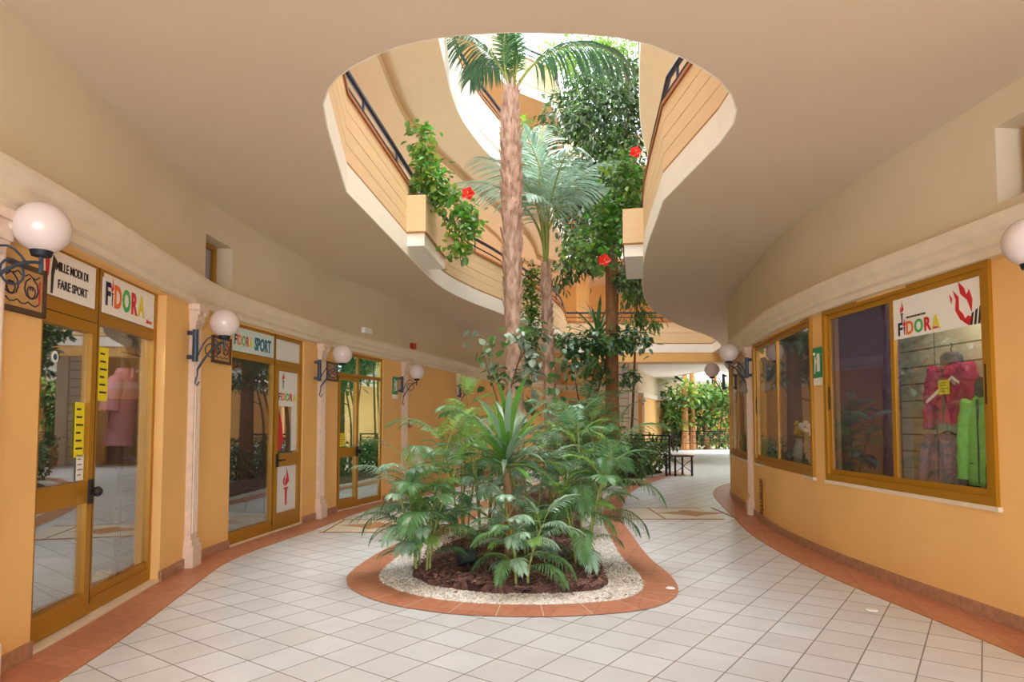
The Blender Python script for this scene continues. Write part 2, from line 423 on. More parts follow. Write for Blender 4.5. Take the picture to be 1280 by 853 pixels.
# ------------------------------------------------------------------ corridor walls
oD1 = (sL((-2.98, 4.13)), sL((-3.22, 6.07))); oD2 = (sL((-3.29, 7.66)), sL((-3.03, 9.54))); oD3 = (sL((-2.85, 10.72)), sL((-2.4, 12.24)))
w1 = (s_px(RW, 1247), s_px(RW, 1033)); w2 = (s_px(RW, 1018, 11), s_px(RW, 944.5, 11)); w3 = (s_px(RW, 935, 14), s_px(RW, 913, 14))
ZS = .84
def wall(path, name, ops, small):
    mb = MB(); u = 0; T = -.16
    for (a, b, zs) in ops:
        path.ribbon(mb, u, a, 0, ZD, 0, T, wall_y)
        if zs > 0: path.ribbon(mb, a, b, 0, zs, 0, T, wall_y)
        path.ribbon(mb, a, b, ZD-.02, ZD+.04, 0, T, wall_y)
        u = b
    path.ribbon(mb, u, path.L, 0, ZD, 0, T, wall_y)
    u = 0
    for (a, b, z0, z1) in small:
        path.ribbon(mb, u, a, ZD, ZC+.02, 0, T, wall_b); path.ribbon(mb, a, b, ZD, z0, 0, T, wall_b); path.ribbon(mb, a, b, z1, ZC+.02, 0, T, wall_b)
        path.ribbon(mb, a-.3, b+.3, ZD+.2, ZC, -.22, -.26, wall_b)
        for q0, q1 in ((a-.03, a), (b, b+.03)): path.ribbon(mb, q0, q1, z0, z1, T, -.22, wall_b)
        path.ribbon(mb, a, b, z0-.03, z0, T, -.22, wall_b); path.ribbon(mb, a, b, z1, z1+.03, T, -.22, wall_b)
        u = b
    path.ribbon(mb, u, path.L, ZD, ZC+.02, 0, T, wall_b)
    o = mb.build(name, kind='structure', smooth=True); recalc(o)
    mb = MB()
    prof = [(-.02, ZD), (.07, ZD), (.08, ZD+.05), (.12, ZD+.07), (.12, ZD+.13), (.15, ZD+.16), (.17, ZD+.22), (.17, ZD+.26), (-.02, ZD+.27)]
    path.sweep(mb, 0, path.L, prof, cream)
    o = mb.build('trim_cornice_'+name[5:], kind='structure'); recalc(o)
    mb = MB(); u = 0
    for (a, b, zs) in ops+[(path.L, path.L, 0)]:
        if zs > 0: continue
        path.ribbon(mb, u, a, 0, .1, -.01, .02, marble); u = b
    o = mb.build('baseboard_'+name[5:], kind='structure'); recalc(o)
hwL = (sL((-3.28, 7.0)), sL((-3.27, 7.62)))
uR0 = sR((3.55, 4.2)); 
wall(LW, 'wall_left', [(*oD1, 0), (*oD2, 0), (*oD3, 0)], [(*hwL, 2.97, 3.5)])
wall(RW, 'wall_right', [(*w1, ZS), (*w2, ZS), (*w3, ZS)], [(sR((3.7, 3.6)), sR((3.56, 4.72)), 3.05, 3.62)])

# high little windows set in their deep recesses
def high_window(path, u, z0, z1, label, w=.34):
    a = path.off(u, -.185); n = path.nrm(u); t = Vector((-n.y, n.x))
    M, L = frame2(a-t*w/2*1, a+t*w/2*1, z0)
    if (M @ Vector((0, -1, 0))-M @ Vector((0, 0, 0))).to_2d().dot(n) < 0: M, L = frame2(a+t*w/2, a-t*w/2, z0)
    t_ = thing(label, 'x', 'x', M); del t_['label']; del t_['category']; t_['kind'] = 'structure'; h = z1-z0
    f = MB(); f.box(0, .04, -.03, .03, 0, h, frame_m); f.box(L-.04, L, -.03, .03, 0, h, frame_m); f.box(.04, L-.04, -.03, .03, 0, .04, frame_m); f.box(.04, L-.04, -.03, .03, h-.04, h, frame_m)
    f.build('window_frame', t_); MB().box(.04, L-.04, -.005, .005, .04, h-.04, glass_b).build('pane', t_)
high_window(LW, (hwL[0]+hwL[1])/2-.02, 2.99, 3.49, 'window_4', .56)
high_window(RW, sR((3.62, 4.2)), 3.07, 3.6, 'window_5', .9)

# terracotta borders beside the walls (thin tiles over the floor)
def border(path, u0, u1, w, inner=None, name='trim_border_left'):
    mb = MB(); n = int((u1-u0)/.3); A = []; B = []
    for i in range(n+1):
        u = u0+(u1-u0)*i/n; A.append(path.off(u, -.02)); B.append(path.off(u, w(path.at(u).y)))
    vs = [(p.x, p.y, .004) for p in A]+[(p.x, p.y, .004) for p in B]; k = n+1
    mb.add(vs, [(i, i+1, i+1+k, i+k) for i in range(n)], brick_m)
    recalc(mb.build(name, kind='structure'))
    e = MB(); e.tube([(p.x, p.y, .0) for p in B], .006, groove, 4); e.build(name+'_joint', kind='structure')
def lerp_tab(tab):
    def f(y):
        if y <= tab[0][0]: return tab[0][1]
        for (a, va), (b, vb) in zip(tab, tab[1:]):
            if y <= b: return va+(vb-va)*(y-a)/(b-a)
        return tab[-1][1]
    return f
border(LW, 0, LW.L, lerp_tab([(3, .42), (4.5, .4), (6, .36), (6.6, .33), (9, .42), (12, .35)]), name='trim_border_left')
border(RW, 0, RW.L-.1, lerp_tab([(3, .42), (5, .43), (6.3, .43), (8, .4), (10, .36), (14, .34)]), name='trim_border_right')
# decorated cross bands with stars
mb = MB()
def band(x0, x1, y0, y1, xs):
    mb.box(x0, x1, y0, y0+.05, 0, .005, groove); mb.box(x0, x1, y1-.05, y1, 0, .005, groove)
    mb.box(x0, x1, y0+.05, y1-.05, 0, .004, MATS['band_tile'])
    cy = (y0+y1)/2; r = (y1-y0)*.36
    for k in (-1, 1): mb.box(xs+k*.55-.015, xs+k*.55+.015, y0, y1, 0, .0055, groove)
    pts = []
    for k in range(8):
        a = PI/4*k; rr = r*.5 if k % 2 else (r*.75 if k % 4 else r*1.1)
        pts.append((xs+rr*math.cos(a), cy+rr*math.sin(a)))
    mb.flat(pts, 0, .007, MATS['star_tile'])
mat('band_tile', (226,216,200), .4, noise_=.08); mat('star_tile', (196,140,92), .45, noise_=.12)
band(1.78, 3.2, 9.95, 11.3, 2.86); band(-2.55, -1.05, 8.75, 9.95, -1.95)
mb.build('trim_star_band', kind='structure')
for (px, py, r, lab) in ((1090, 765, .035, 'small flush floor light in pale tiles near right wall'), (838, 737, .03, 'small flush floor light in the terracotta kerb')):
    p = gz(px, py); o = MB().lathe([(0, .012), (r, .012), (r+.012, .004)], white_p, (0, 0, 0), 16).build('floor_light', M=Matrix.Translation((p.x, p.y, .006))); tag(o, lab, 'floor light')
# thresholds
mb = MB()
for a, b in (oD1, oD2, oD3): LW.ribbon(mb, a, b, 0, .025, .0, -.16, cream)
recalc(mb.build('trim_threshold', kind='structure'))

# ------------------------------------------------------------------ pilasters
def pilaster(path, u, label, w=.17, wide=None):
    n = path.nrm(u); t = Vector((n.y, -n.x)); c = path.at(u)
    M, L = frame2(c+Vector((n.y, -n.x))*-1, c) ; x = Vector((-n.y, n.x))
    M = Matrix(((x.x, -n.x, 0, c.x), (x.y, -n.y, 0, c.y), (0, 0, 1, 0), (0, 0, 0, 1)))
    t_ = thing('pilaster', label, 'pilaster', M, 'fluted pilasters along the walls')
    s = MB(); s.box(-w/2, w/2, -.06, .01, .28, ZD-.2, pinkst)
    for k in (-1, 0, 1): s.tube([(k*w*.28, -.062, .34), (k*w*.28, -.062, ZD-.26)], .014, pinkst, 6)
    s.build('shaft', t_)
    b = MB(); b.box(-w/2-.03, w/2+.03, -.1, .01, 0, .22, pinkst); b.box(-w/2-.015, w/2+.015, -.08, .01, .22, .28, pinkst); b.build('plinth', t_)
    k = MB(); k.box(-w/2-.01, w/2+.01, -.07, .01, ZD-.2, ZD-.17, pinkst); k.box(-w/2-.02, w/2+.02, -.085, .01, ZD-.17, ZD-.06, pinkst); k.box(-w/2-.045, w/2+.045, -.115, .01, ZD-.06, ZD, pinkst)
    for q in (-1, 1):
        k.lathe([(.0, 0), (.03, 0), (.03, .02), (0, .02)], pinkst, (0, 0, 0), 12) if False else k.tube([(q*(w/2), -.11, ZD-.08), (q*(w/2), -.07, ZD-.08)], .03, pinkst, 12)
    k.build('capital', t_)
    return c
pilaster(LW, sL((-2.93, 3.62)), 'pale pink fluted pilaster at the left edge before the first shop door')
pilaster(LW, sL((-3.26, 6.72)), 'pale pink fluted pilaster between the first and second shop doors')
pilaster(LW, sL((-2.95, 10.1)), 'pale pink fluted pilaster left of the green glass shop door')
pilaster(LW, sL((-2.17, 13.05)), 'pale pink fluted pilaster beside the red fire call point')
pilaster(LW, sL((-1.32, 16.0)), 'pale pink fluted pilaster half hidden behind the palm leaves on the left')
pilaster(RW, (w3[0]+w2[1])/2, 'pale fluted pilaster on the right wall beside the ventilation grille', .13)
pilaster(RW, sR((3.7, 3.2)), 'pale fluted pilaster at the right edge of the right wall')

# ------------------------------------------------------------------ globe lamps
def globe_lamp(wallp, c, label, r=.15, flip=1, plate=True):
    w = Vector((wallp.x, wallp.y, c.z)); d = (c-w); D = d.length; d.normalize()
    x = d; y = Vector((0, 0, 1)).cross(x); M = Matrix(((x.x, y.x, 0, w.x), (x.y, y.y, 0, w.y), (0, 0, 1, c.z), (0, 0, 0, 1)))
    t = thing('globe_wall_lamp', label, 'wall lamp', M, 'opal globe lamps on iron brackets along the walls')
    g = MB(); g.ball((D, 0, 0), r, globe_m, 28); g.build('globe', t, True)
    cp = MB(); cp.lathe([(.02, -r-.025), (.05, -r-.02), (.06, -r+.012), (.05, -r+.016)], iron, (D, 0, 0), 16); cp.build('collar', t, True)
    if plate:
        pl = MB(); pl.tube([(.075, 0, -.42), (.075, 0, -.1)], .028, iron_b, 10); pl.box(0.0, .075, -.02, .02, -.4, -.36, iron_b); pl.box(0.0, .075, -.02, .02, -.16, -.12, iron_b); pl.build('back_plate', t, True)
    a = MB()
    pts = [(.09+(D-.09)*(1-math.cos(q)), 0, -.5+(.5-r-.03)*math.sin(q)) for q in [i/10*PI/2 for i in range(11)]]
    a.tube([(.12, 0, -.62), (.1, 0, -.66), (.08, 0, -.63), (.1, 0, -.55)]+[(.1, 0, -.5)], .008, iron_b, 6)
    a.tube([(.1+(D-.1)*i/10, 0, -.5+(.5-r-.06)*math.sin(i/10*PI/2)) for i in range(11)], .011, iron_b, 6)
    a.tube([(D*.66+.07*math.cos(q), 0, -r-.15+.07*math.sin(q)) for q in [2*PI*i/14 for i in range(14)]], .007, iron_b, 6, closed=True)
    a.tube([(.1+(D-.1)*i/10, .0, -.36+.2*math.sin(i/10*PI)-.0*i) for i in range(9)], .007, iron_b, 6)
    a.tube([(D, 0, -r-.12), (D, 0, -r-.02)], .012, iron_b, 8)
    a.build('bracket', t, True)
    return t
def lamp_on(path, px, py, Y, label, r=.15, du=-.25):
    c = gy(px, py, Y); u = path.near(c); globe_lamp(path.off(u+du, .06), c, label, r)
lamp_on(LW, 53, 285, 3.8, 'white globe lamp on an iron bracket at the left edge above the first shop door', du=-.5)
lamp_on(LW, 281, 404, 6.72, 'white globe lamp between the first and second shop doors', .145)
lamp_on(LW, 428, 443, 9.95, 'white globe lamp left of the green glass shop door')
lamp_on(LW, 521, 465, 12.85, 'white globe lamp on the bare ochre wall past the green glass door')
lamp_on(LW, 588, 476, 16.0, 'white globe lamp half hidden by leaves, farthest along the left wall')
lamp_on(RW, 1288, 302, 4.0, 'white globe lamp cut off by the right edge of the view')
lamp_on(RW, 911, 441, 10.4, 'white globe lamp beside the narrow window at the bend of the right wall')
lamp_on(RW, 890, 463, 13.5, 'white globe lamp beyond the bend of the right wall, in front of the far trees')

# street-name style plaques
def plaque(path, u, z, label, w=.46, h=.3):
    p = path.off(u, .0); n = path.nrm(u); x = Vector((-n.y, n.x))
    M = Matrix(((x.x, -n.x, 0, p.x), (x.y, -n.y, 0, p.y), (0, 0, 1, z), (0, 0, 0, 1)))
    t = thing('ceramic_plaque', label, 'plaque', M)
    b = MB(); b.box(-w/2, w/2, -.02, 0, -h/2, h/2, mat('plaque_ochre', (206,160,100), .5, noise_=.2, scale=12)); b.build('tile', t)
    f = MB()
    for a in ((-w/2, w/2, -h/2, -h/2+.03), (-w/2, w/2, h/2-.03, h/2), (-w/2, -w/2+.03, -h/2, h/2), (w/2-.03, w/2, -h/2, h/2)): f.box(a[0], a[1], -.03, -.0, a[2], a[3], wood_d)
    f.build('border', t)
    s = MB()
    for k in (-1, 1):
        for q_ in (-1, 1): s.tube([(k*w*.2+(.01+.006*i)*math.cos(i*.7)*q_, -.022, (.01+.006*i)*math.sin(i*.7)) for i in range(12)], .004, navy, 5)
    for k in (-1, 1): s.tube([(k*w*.37, -.022, -.07+.02*i) for i in range(8)], .006, alarm_r, 5)
    for k in (-1, 1): s.tube([(-w*.36+i*w*.072, -.022, k*.085+.012*math.sin(i*2)) for i in range(11)], .004, navy, 5)
    s.build('scrollwork', t)
plaque(LW, oD1[0]-.24, 2.26, 'ochre ceramic plaque with scroll border behind the nearest left globe lamp')
plaque(LW, oD2[0]-.27, 2.27, 'ochre ceramic plaque with scroll border left of the second shop door', .42)
plaque(LW, oD3[0]-.25, 2.27, 'ochre ceramic plaque with scroll border left of the green glass door', .4)

# ------------------------------------------------------------------ doors and windows
def rect_frame(mb, x0, x1, z0, z1, w, y0, y1, m, wb=None, wt=None):
    wb = wb or w; wt = wt or w
    mb.box(x0, x0+w, y0, y1, z0, z1, m); mb.box(x1-w, x1, y0, y1, z0, z1, m)
    mb.box(x0+w, x1-w, y0, y1, z0, z0+wb, m); mb.box(x0+w, x1-w, y0, y1, z1-wt, z1, m)
def shop_box(M, L, name, depth=1.6, z0=0, mats=None, back=None, z1=2.75, el=.1, er=.1):
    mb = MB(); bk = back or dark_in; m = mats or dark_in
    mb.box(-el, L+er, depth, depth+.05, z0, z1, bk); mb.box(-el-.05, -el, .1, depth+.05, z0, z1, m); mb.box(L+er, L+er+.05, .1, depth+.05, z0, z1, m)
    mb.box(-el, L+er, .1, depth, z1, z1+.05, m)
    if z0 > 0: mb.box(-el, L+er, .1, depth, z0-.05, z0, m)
    return mb.build(name, M=M, kind='structure')
def handle(parent, x, y, z, knob=True, m=black_p):
    h = MB(); h.box(x-.025, x+.025, y-.02, y, z-.09, z+.09, m)
    if knob: h.ball((x, y-.055, z), .038, m, 12); h.tube([(x, y, z), (x, y-.04, z)], .014, m, 8)
    else: h.tube([(x, y-.05, z), (x+.13, y-.05, z)], .012, m, 8); h.tube([(x, y, z), (x, y-.05, z)], .012, m, 8)
    return h.build('door_handle', parent, True)
def ends(path, o, left=True, rec=.1):
    a = path.off(o[0], -rec); b = path.off(o[1], -rec)
    return (a, b) if left else (b, a)

# --- door 1
a, b = ends(LW, oD1, rec=.11); M1, L1 = frame2(a, b)
H1 = ZD-.02; zt = 2.21; xm = L1*.445
d1 = thing('door_1', 'x', 'x', M1); del d1['label']; del d1['category']; d1['kind'] = 'structure'
f = MB(); rect_frame(f, 0, L1, .025, H1, .055, -.03, .05, frame_m, wb=.11); f.box(.055, L1-.055, -.03, .05, zt, zt+.07, frame_m)
f.box(xm-.03, xm+.03, -.03, .05, .1, H1, frame_m); f.box(xm-.004, xm, -.034, -.03, .1, H1, frame_d)
f.box(.055, L1-.055, -.015, .03, zt+.07, H1-.055, frame_m); f.build('door_frame', d1)
lf = MB(); rect_frame(lf, .06, xm-.035, .04, zt-.01, .07, -.045, .02, frame_m, wb=.16, wt=.08); lf.box(.13, xm-.105, -.045, .02, .86, 1.02, frame_m)
leaf = lf.build('door_leaf', d1); handle(leaf, xm-.075, -.045, .94)
MB().box(.13, xm-.105, -.012, -.006, 1.02, zt-.09, glass).build('pane', d1); MB().box(.13, xm-.105, -.012, -.006, .2, .86, glass).build('pane', d1)
MB().box(xm+.03, L1-.055, -.002, .004, .135, zt, glass).build('pane', d1)
MB().box(xm+.03, L1-.055, -.015, .0, .135, .2, frame_m).build('glazing_bead', d1)
shop_box(M1, L1, 'wall_shop_one', 2.0, er=1.3)
# signs above
s = thing('shop_sign', 'white transom sign with a red flame and black words above first door leaf', 'sign', M1 @ Matrix.Translation((.1, -.03, zt+.1)))
MB().box(0, xm-.16, -.002, .012, 0, .31, white_p).build('panel', s)
t = MB(); wS = xm-.16
t.prism([(.02, .04), (.05, .03), (.09, .14), (.1, .3), (.04, .29), (.06, .15)], -.006, -.003, red)
t.prism([(.12, .01), (.14, .01), (.15, .14), (.18, .24), (.14, .27), (.12, .15)], -.006, -.003, blk)
letter(t, 'MILLE MODI DI', .17, .18, .088, blk, -.004, bold=.001, sx=.72); letter(t, 'FARE SPORT', .2, .06, .088, blk, -.004, bold=.001, sx=.8); t.build('lettering', s)
s = thing('shop_sign', 'white transom sign with coloured FIDORA letters above the first shop window', 'sign', M1 @ Matrix.Translation((xm+.07, -.03, zt+.1)))
MB().box(0, L1-xm-.15, -.002, .012, 0, .31, white_p).build('panel', s)
t = MB(); k = fidora(t, .02, .07, .25, b=.008); sc_ = (L1-xm-.36)/(k-.02); t.v = [(.02+(x-.02)*sc_, y, z) for x, y, z in t.v]; k = 9; letter(t, 'Store', min(k, L1-xm-.32), .03, .055, red, -.004, shear=.4); t.build('lettering', s)
def paper(M, x, z, w, h, label, lines=6, m=yellow_p, name='price_sign', y=-.02, cat='notice'):
    o = thing(name, label, cat, M @ Matrix.Translation((x, y, z)))
    MB().box(0, w, 0, .002, 0, h, m).build('sheet', o); t = MB()
    for i in range(lines):
        zz = h-(i+1)*h/(lines+1); t.box(w*.15, w*(.6+.25*((i*7) % 3)/2), -.002, 0, zz, zz+h*.035, blk)
    t.build('print', o); return o
paper(M1, xm-.26, 1.2, .13, .4, 'yellow printed notice hanging inside the first door leaf')
paper(M1, xm+.05, 1.62, .15, .42, 'yellow price notice hanging beside the pink polo shirt')
paper(M1, xm-.22, 1.03, .1, .19, 'small white opening-hours notice low on the first door glass', 4, white_p, 'door_notice')
o = MB(); o.tube([(0, -.004, 0), (0, 0, 0)], .04, white_p, 20); o.tube([(0, -.006, 0), (0, -.004, 0)], .022, teal, 16); tag(o.build('round_sticker', M=M1 @ Matrix.Translation((.33, -.014, 1.9))), 'round white sticker near top of first door glass', 'sticker')
# mannequin torso with pink polo
pink = mat('pink_pique', (232,158,178), .8, noise_=.1, scale=30); skin_b = mat('mannequin_black', (38,32,34), .4)
tm = thing('mannequin', 'dark headless torso mannequin on a stand behind the first shop window', 'mannequin', M1 @ XYZ(xm+1.2, .3, .34, s=.92))
MB().lathe([(.0, 1.7), (.05, 1.72), (.055, 1.82), (.035, 1.86), (0, 1.86)], skin_b).build('neck', tm, True)
MB().lathe([(.15, 1.0), (.17, 1.3), (.19, 1.5), (.15, 1.66), (.06, 1.74)], skin_b, n=20, sy=.55).build('torso', tm, True)
MB().tube([(0, 0, -.34), (0, 0, 1.02)], .016, iron, 8).build('pole', tm); MB().lathe([(.17, -.365), (.17, -.345), (.03, -.325)], iron, n=20).build('base', tm)
ts = thing('polo_shirt', 'pink short-sleeved polo shirt worn by the window mannequin', 'shirt', M1 @ XYZ(xm+1.2, .3, .34, s=.92))
sh = MB(); sh.lathe([(.215, .98), (.222, 1.02), (.2, 1.15), (.205, 1.3), (.225, 1.48), (.22, 1.58), (.17, 1.66), (.09, 1.72), (.085, 1.7)], pink, n=28, sy=.62); sh.build('body', ts, True)
for q in (-1, 1):
    sl = MB(); sl.tube([(q*.15, 0, 1.63), (q*.22, 0, 1.56), (q*.265, 0, 1.44), (q*.285, 0, 1.32)], [.07, .088, .085, .09], pink, 14); sl.build('sleeve', ts, True)
cl = MB(); cl.lathe([(.085, 1.69), (.105, 1.7), (.08, 1.76), (.072, 1.75)], pink, n=20, sy=.8); cl.prism([(-.09, 1.66), (-.02, 1.62), (-.005, 1.72), (-.07, 1.76)], -.125, -.1, pink); cl.prism([(.09, 1.66), (.02, 1.62), (.005, 1.72), (.07, 1.76)], -.125, -.1, pink); cl.build('collar', ts)
pk = MB(); pk.box(-.012, .012, -.142, -.13, 1.48, 1.66, mat('pink_placket', (206,128,150), .7)); pk.box(.07, .1, -.137, -.13, 1.52, 1.535, navy); pk.build('placket', ts)
tag(MB().box(0, .5, 0, .03, 0, 2.3, slat_m).build('slat_wall', M=M1 @ XYZ(xm+1.8, .6, .1)), 'white grooved display panel behind the pink polo shirt', 'display panel')
dw = MB(); P0 = [(.0, 0, .1), (.03, .02, .5), (-.02, 0, .9), (.05, .03, 1.3), (.02, 0, 1.7), (.07, .02, 2.05)]
dw.tube([Vector(p) for p in P0], [.05, .035, .05, .06, .035, .05], mat('driftwood', (140,104,70), .8, noise_=.3, scale=9), 8)
dw.tube([(.0, 0, .9), (-.06, -.02, 1.2), (-.05, 0, 1.5)], [.03, .03, .01], MATS['driftwood'], 6); dw.tube([(0, 0, .14), (-.12, 0, .1)], [.05, .02], MATS['driftwood'], 6)
tag(dw.build('driftwood_branch', M=M1 @ XYZ(xm+1.14, .11, 0), smooth=True), 'tall twisted brown driftwood standing in the first shop window', 'driftwood')
hb = thing('ornament_box', 'small white box ornament on the floor of first shop window', 'ornament', M1 @ XYZ(xm+.72, .2, 0)); MB().box(-.07, .07, -.05, .05, 0, .12, white_p).build('body', hb); MB().prism([(-.08, .12), (.08, .12), (0, .19)], -.06, .06, mat('ornament_roof', (206,196,150), .6)).build('lid', hb)
# counter and racks in the dark shop
ct = thing('shop_counter', 'dark shop counter seen dimly through the first door', 'counter', M1 @ XYZ(.15, 1.2, 0)); MB().box(0, .7, 0, .45, 0, .9, wood_d).build('cabinet', ct); MB().box(-.03, .73, -.03, .48, .9, .94, white_p).build('worktop', ct)

# --- door 2
a, b = ends(LW, oD2, rec=.06); M2, L2 = frame2(a, b); xm2 = L2*.57
d2 = thing('door_2', 'x', 'x', M2); del d2['label']; del d2['category']; d2['kind'] = 'structure'
f = MB(); rect_frame(f, 0, L2, .025, H1, .055, -.03, .05, frame_m, wb=.14); f.box(.055, L2-.055, -.03, .05, zt+.02, zt+.09, frame_m)
f.box(xm2-.03, xm2+.03, -.03, .05, .1, H1, frame_m); f.box(xm2-.002, xm2+.002, -.034, -.03, .1, H1, frame_d); f.build('door_frame', d2)
lf = MB(); rect_frame(lf, xm2+.035, L2-.06, .06, zt+.015, .06, -.045, .02, frame_m, wb=.18); lf.box(xm2+.095, L2-.12, -.045, .02, .86, 1.03, frame_m)
leaf = lf.build('door_leaf', d2); handle(leaf, xm2+.07, -.045, .95, False)
MB().box(.055, xm2-.03, -.003, .003, .165, zt+.02, glass_w).build('pane', d2)
MB().box(xm2+.095, L2-.12, -.012, -.006, 1.03, zt-.04, glass).build('pane', d2)
pn = MB().box(xm2+.095, L2-.12, -.014, -.006, .24, .86, frost).build('frosted_panel', d2)
MB().box(xm2+.03, L2-.055, -.01, .01, zt+.09, H1-.055, frost).build('transom_pane', d2); MB().box(.055, xm2-.03, -.003, .02, zt+.09, H1-.055, frame_m).build('transom_panel', d2)
s = thing('shop_sign', 'pale blue transom sign reading FIDORA SPORT above the second door', 'sign', M2 @ Matrix.Translation((.06, -.03, zt+.1)))
MB().box(0, xm2-.1, -.002, .024, 0, .29, mat('pale_sign', (206,226,226), .5)).build('panel', s)
t = MB(); fidora(t, .03, .08, .17, b=.006); t.v = [(x*.62+.01, y, z) for x, y, z in t.v]; letter(t, 'SPORT', (xm2-.1)*.5, .06, .22, teal, -.004, bold=.008, sx=.62); t.build('lettering', s)
s = thing('window_decal', 'white window decal with torch, coloured FIDORA letters and flames on second door', 'decal', M2 @ Matrix.Translation((xm2+.1, -.016, 1.06)))
t = MB(); wD = L2-.12-xm2-.095; t.box(0, wD, 0, .002, .62, 1.1, frost); t.box(wD*.72, wD, 0, .002, 0, .62, frost); t.build('film', s)
t = MB(); torch(t, wD*.3, .86, .24); fidora(t, .03, .7, .14, b=.006); t.v = [(x*.95, y, z) for x, y, z in t.v]; t.prism([(0, .05), (.1, .0), (.2, .15), (.16, .35), (.08, .55), (.02, .42)], -.003, -.001, red); t.build('print', s)
s = thing('window_decal', 'large red torch flame decal on the lower panel of second door', 'decal', M2 @ Matrix.Translation((xm2+.1, -.016, .24)))
t = MB(); torch(t, wD*.5, .08, .52, m2=red); t.v = [((x-wD*.5)*1.2+wD*.5, y, z) for x, y, z in t.v]; t.build('print', s)
shop_box(M2, L2, 'wall_shop_two', 2.0, er=1.0)
for k, (x, z, c, lb) in enumerate(((.35, 0, (60,70,90), 'dark blue jacket on a stand inside the second shop'), (.75, 0, (96,60,50), 'brown jacket on a stand inside the second shop'))):
    tt = thing('clothes_stand', lb, 'clothes stand', M2 @ XYZ(x, .9+.2*k, z)); m = mat('garment_%s' % ('blue', 'brown')[k], c, .8, noise_=.2)
    MB().tube([(0, 0, .02), (0, 0, 1.6)], .015, iron, 8).build('pole', tt); MB().lathe([(.17, 0), (.17, .02)], iron).build('base', tt)
    MB().lathe([(.2, .9), (.19, 1.1), (.22, 1.35), (.15, 1.5), (.05, 1.56)], m, sy=.5).build('garment', tt, True)

# --- door 3
a, b = ends(LW, oD3, rec=.06); M3, L3 = frame2(a, b); xm3 = L3*.45
d3 = thing('door_3', 'x', 'x', M3); del d3['label']; del d3['category']; d3['kind'] = 'structure'
f = MB(); rect_frame(f, 0, L3, .025, H1, .055, -.03, .05, frame_m, wb=.1); f.box(.055, L3-.055, -.03, .05, zt+.02, zt+.08, frame_m); f.box(xm3-.025, xm3+.025, -.03, .05, .1, H1, frame_m); f.build('door_frame', d3)
lf = MB(); rect_frame(lf, .06, xm3-.03, .04, zt+.01, .055, -.045, .02, frame_m, wb=.15); lf.box(.115, xm3-.085, -.045, .02, .88, 1.04, frame_m)
leaf = lf.build('door_leaf', d3); handle(leaf, xm3-.06, -.045, .96)
for q in ((.115, xm3-.085, 1.04, zt-.05), (.115, xm3-.085, .19, .88), (xm3+.025, L3-.055, .125, zt+.02), (.055, xm3-.025, zt+.08, H1-.055), (xm3+.025, L3-.055, zt+.08, H1-.055)):
    MB().box(q[0], q[1], -.012, -.006, q[2], q[3], glass_g).build('pane', d3)
shop_box(M3, L3, 'wall_shop_three', 2.0, er=1.0, mats=mat('green_interior', (110,150,110), .8), back=mat('green_back', (120,156,112), .8))
paper(M3, .14, 1.06, .16, .22, 'yellow and white notice on the green glass door', 5)
for k, (x, z) in enumerate(((.85, 1.55), (1.05, 1.5), (.98, 1.2))):
    o = MB(); o.lathe([(0, -.01), (.07, -.01), (.07, .01), (0, .01)], mat('plate_white', (214,206,196), .4), n=18); tag(o.build('hanging_plate', M=M3 @ (XYZ(x, .3, z, rx=PI/2))), ['round pale ornament hanging inside the green door, left one', 'round pale ornament hanging inside the green door, right one', 'round pale ornament hanging lowest inside the green door'][k], 'ornament')
# bistro chair silhouettes inside shop 3
tb = thing('round_table', 'small dark cafe table seen through the green glass door', 'table', M3 @ XYZ(.95, .9, 0)); MB().lathe([(.3, .72), (.3, .75)], iron).build('tabletop', tb); MB().tube([(0, 0, 0), (0, 0, .72)], .03, iron, 8).build('leg', tb)

# --- right windows
def window(o, name, split, film=None, depth=.9, back=None, sign=False):
    a, b = ends(RW, o, False, .03); M, L = frame2(a, b); H = ZD-ZS-.0
    d = thing(name, 'x', 'x', M @ Matrix.Translation((0, 0, ZS))); del d['label']; del d['category']; d['kind'] = 'structure'
    f = MB(); rect_frame(f, 0, L, 0, H, .05, -.06, .05, frame_m, wb=.07)
    f.box(.05, L-.05, -.03, .03, H-.13, H-.05, frame_m) if False else None
    f.build('window_frame', d)
    xs = L*split
    c = MB(); rect_frame(c, .05, xs+.02, .07, H-.05, .05, -.03, .0, frame_m); c.box(.06, .075, -.04, -.03, .75, 1.0, frame_d); c.build('casement', d)
    c2 = MB(); rect_frame(c2, xs-.02, L-.05, .07, H-.05, .05, -.045, -.015, frame_m); c2.box(L-.075, L-.06, -.055, -.045, .75, 1.05, frame_d); c2.build('casement', d)
    MB().box(.1, xs-.03, -.018, -.012, .12, H-.1, film or glass).build('pane', d)
    MB().box(xs+.03, L-.1, -.033, -.027, .12, H-.1, glass_w).build('pane', d)
    sl = MB(); sl.box(-.02, L+.02, -.065, .04, -.035, 0, cream); sl.build('window_sill', d)
    return M @ Matrix.Translation((0, 0, ZS)), L, H, xs
blue_panel = mat('blue_panel', (60,56,112), .8)
nt = blue_panel.node_tree; tc = nt.nodes.new('ShaderNodeTexCoord'); sp = nt.nodes.new('ShaderNodeSeparateXYZ'); cr_ = nt.nodes.new('ShaderNodeValToRGB')
nt.links.new(tc.outputs['Object'], sp.inputs[0]); nt.links.new(sp.outputs[2], cr_.inputs[0]); nt.links.new(cr_.outputs[0], nt.nodes['Principled BSDF'].inputs['Base Color'])
cr_.color_ramp.elements[0].position = .5; cr_.color_ramp.elements[0].color = (*srgb((98,58,62)), 1); cr_.color_ramp.elements[1].position = 1.0; cr_.color_ramp.elements[1].color = (*srgb((54,50,112)), 1)
MW, LWi, HW, xs = window(w1, 'window_1', .5, glass_b)
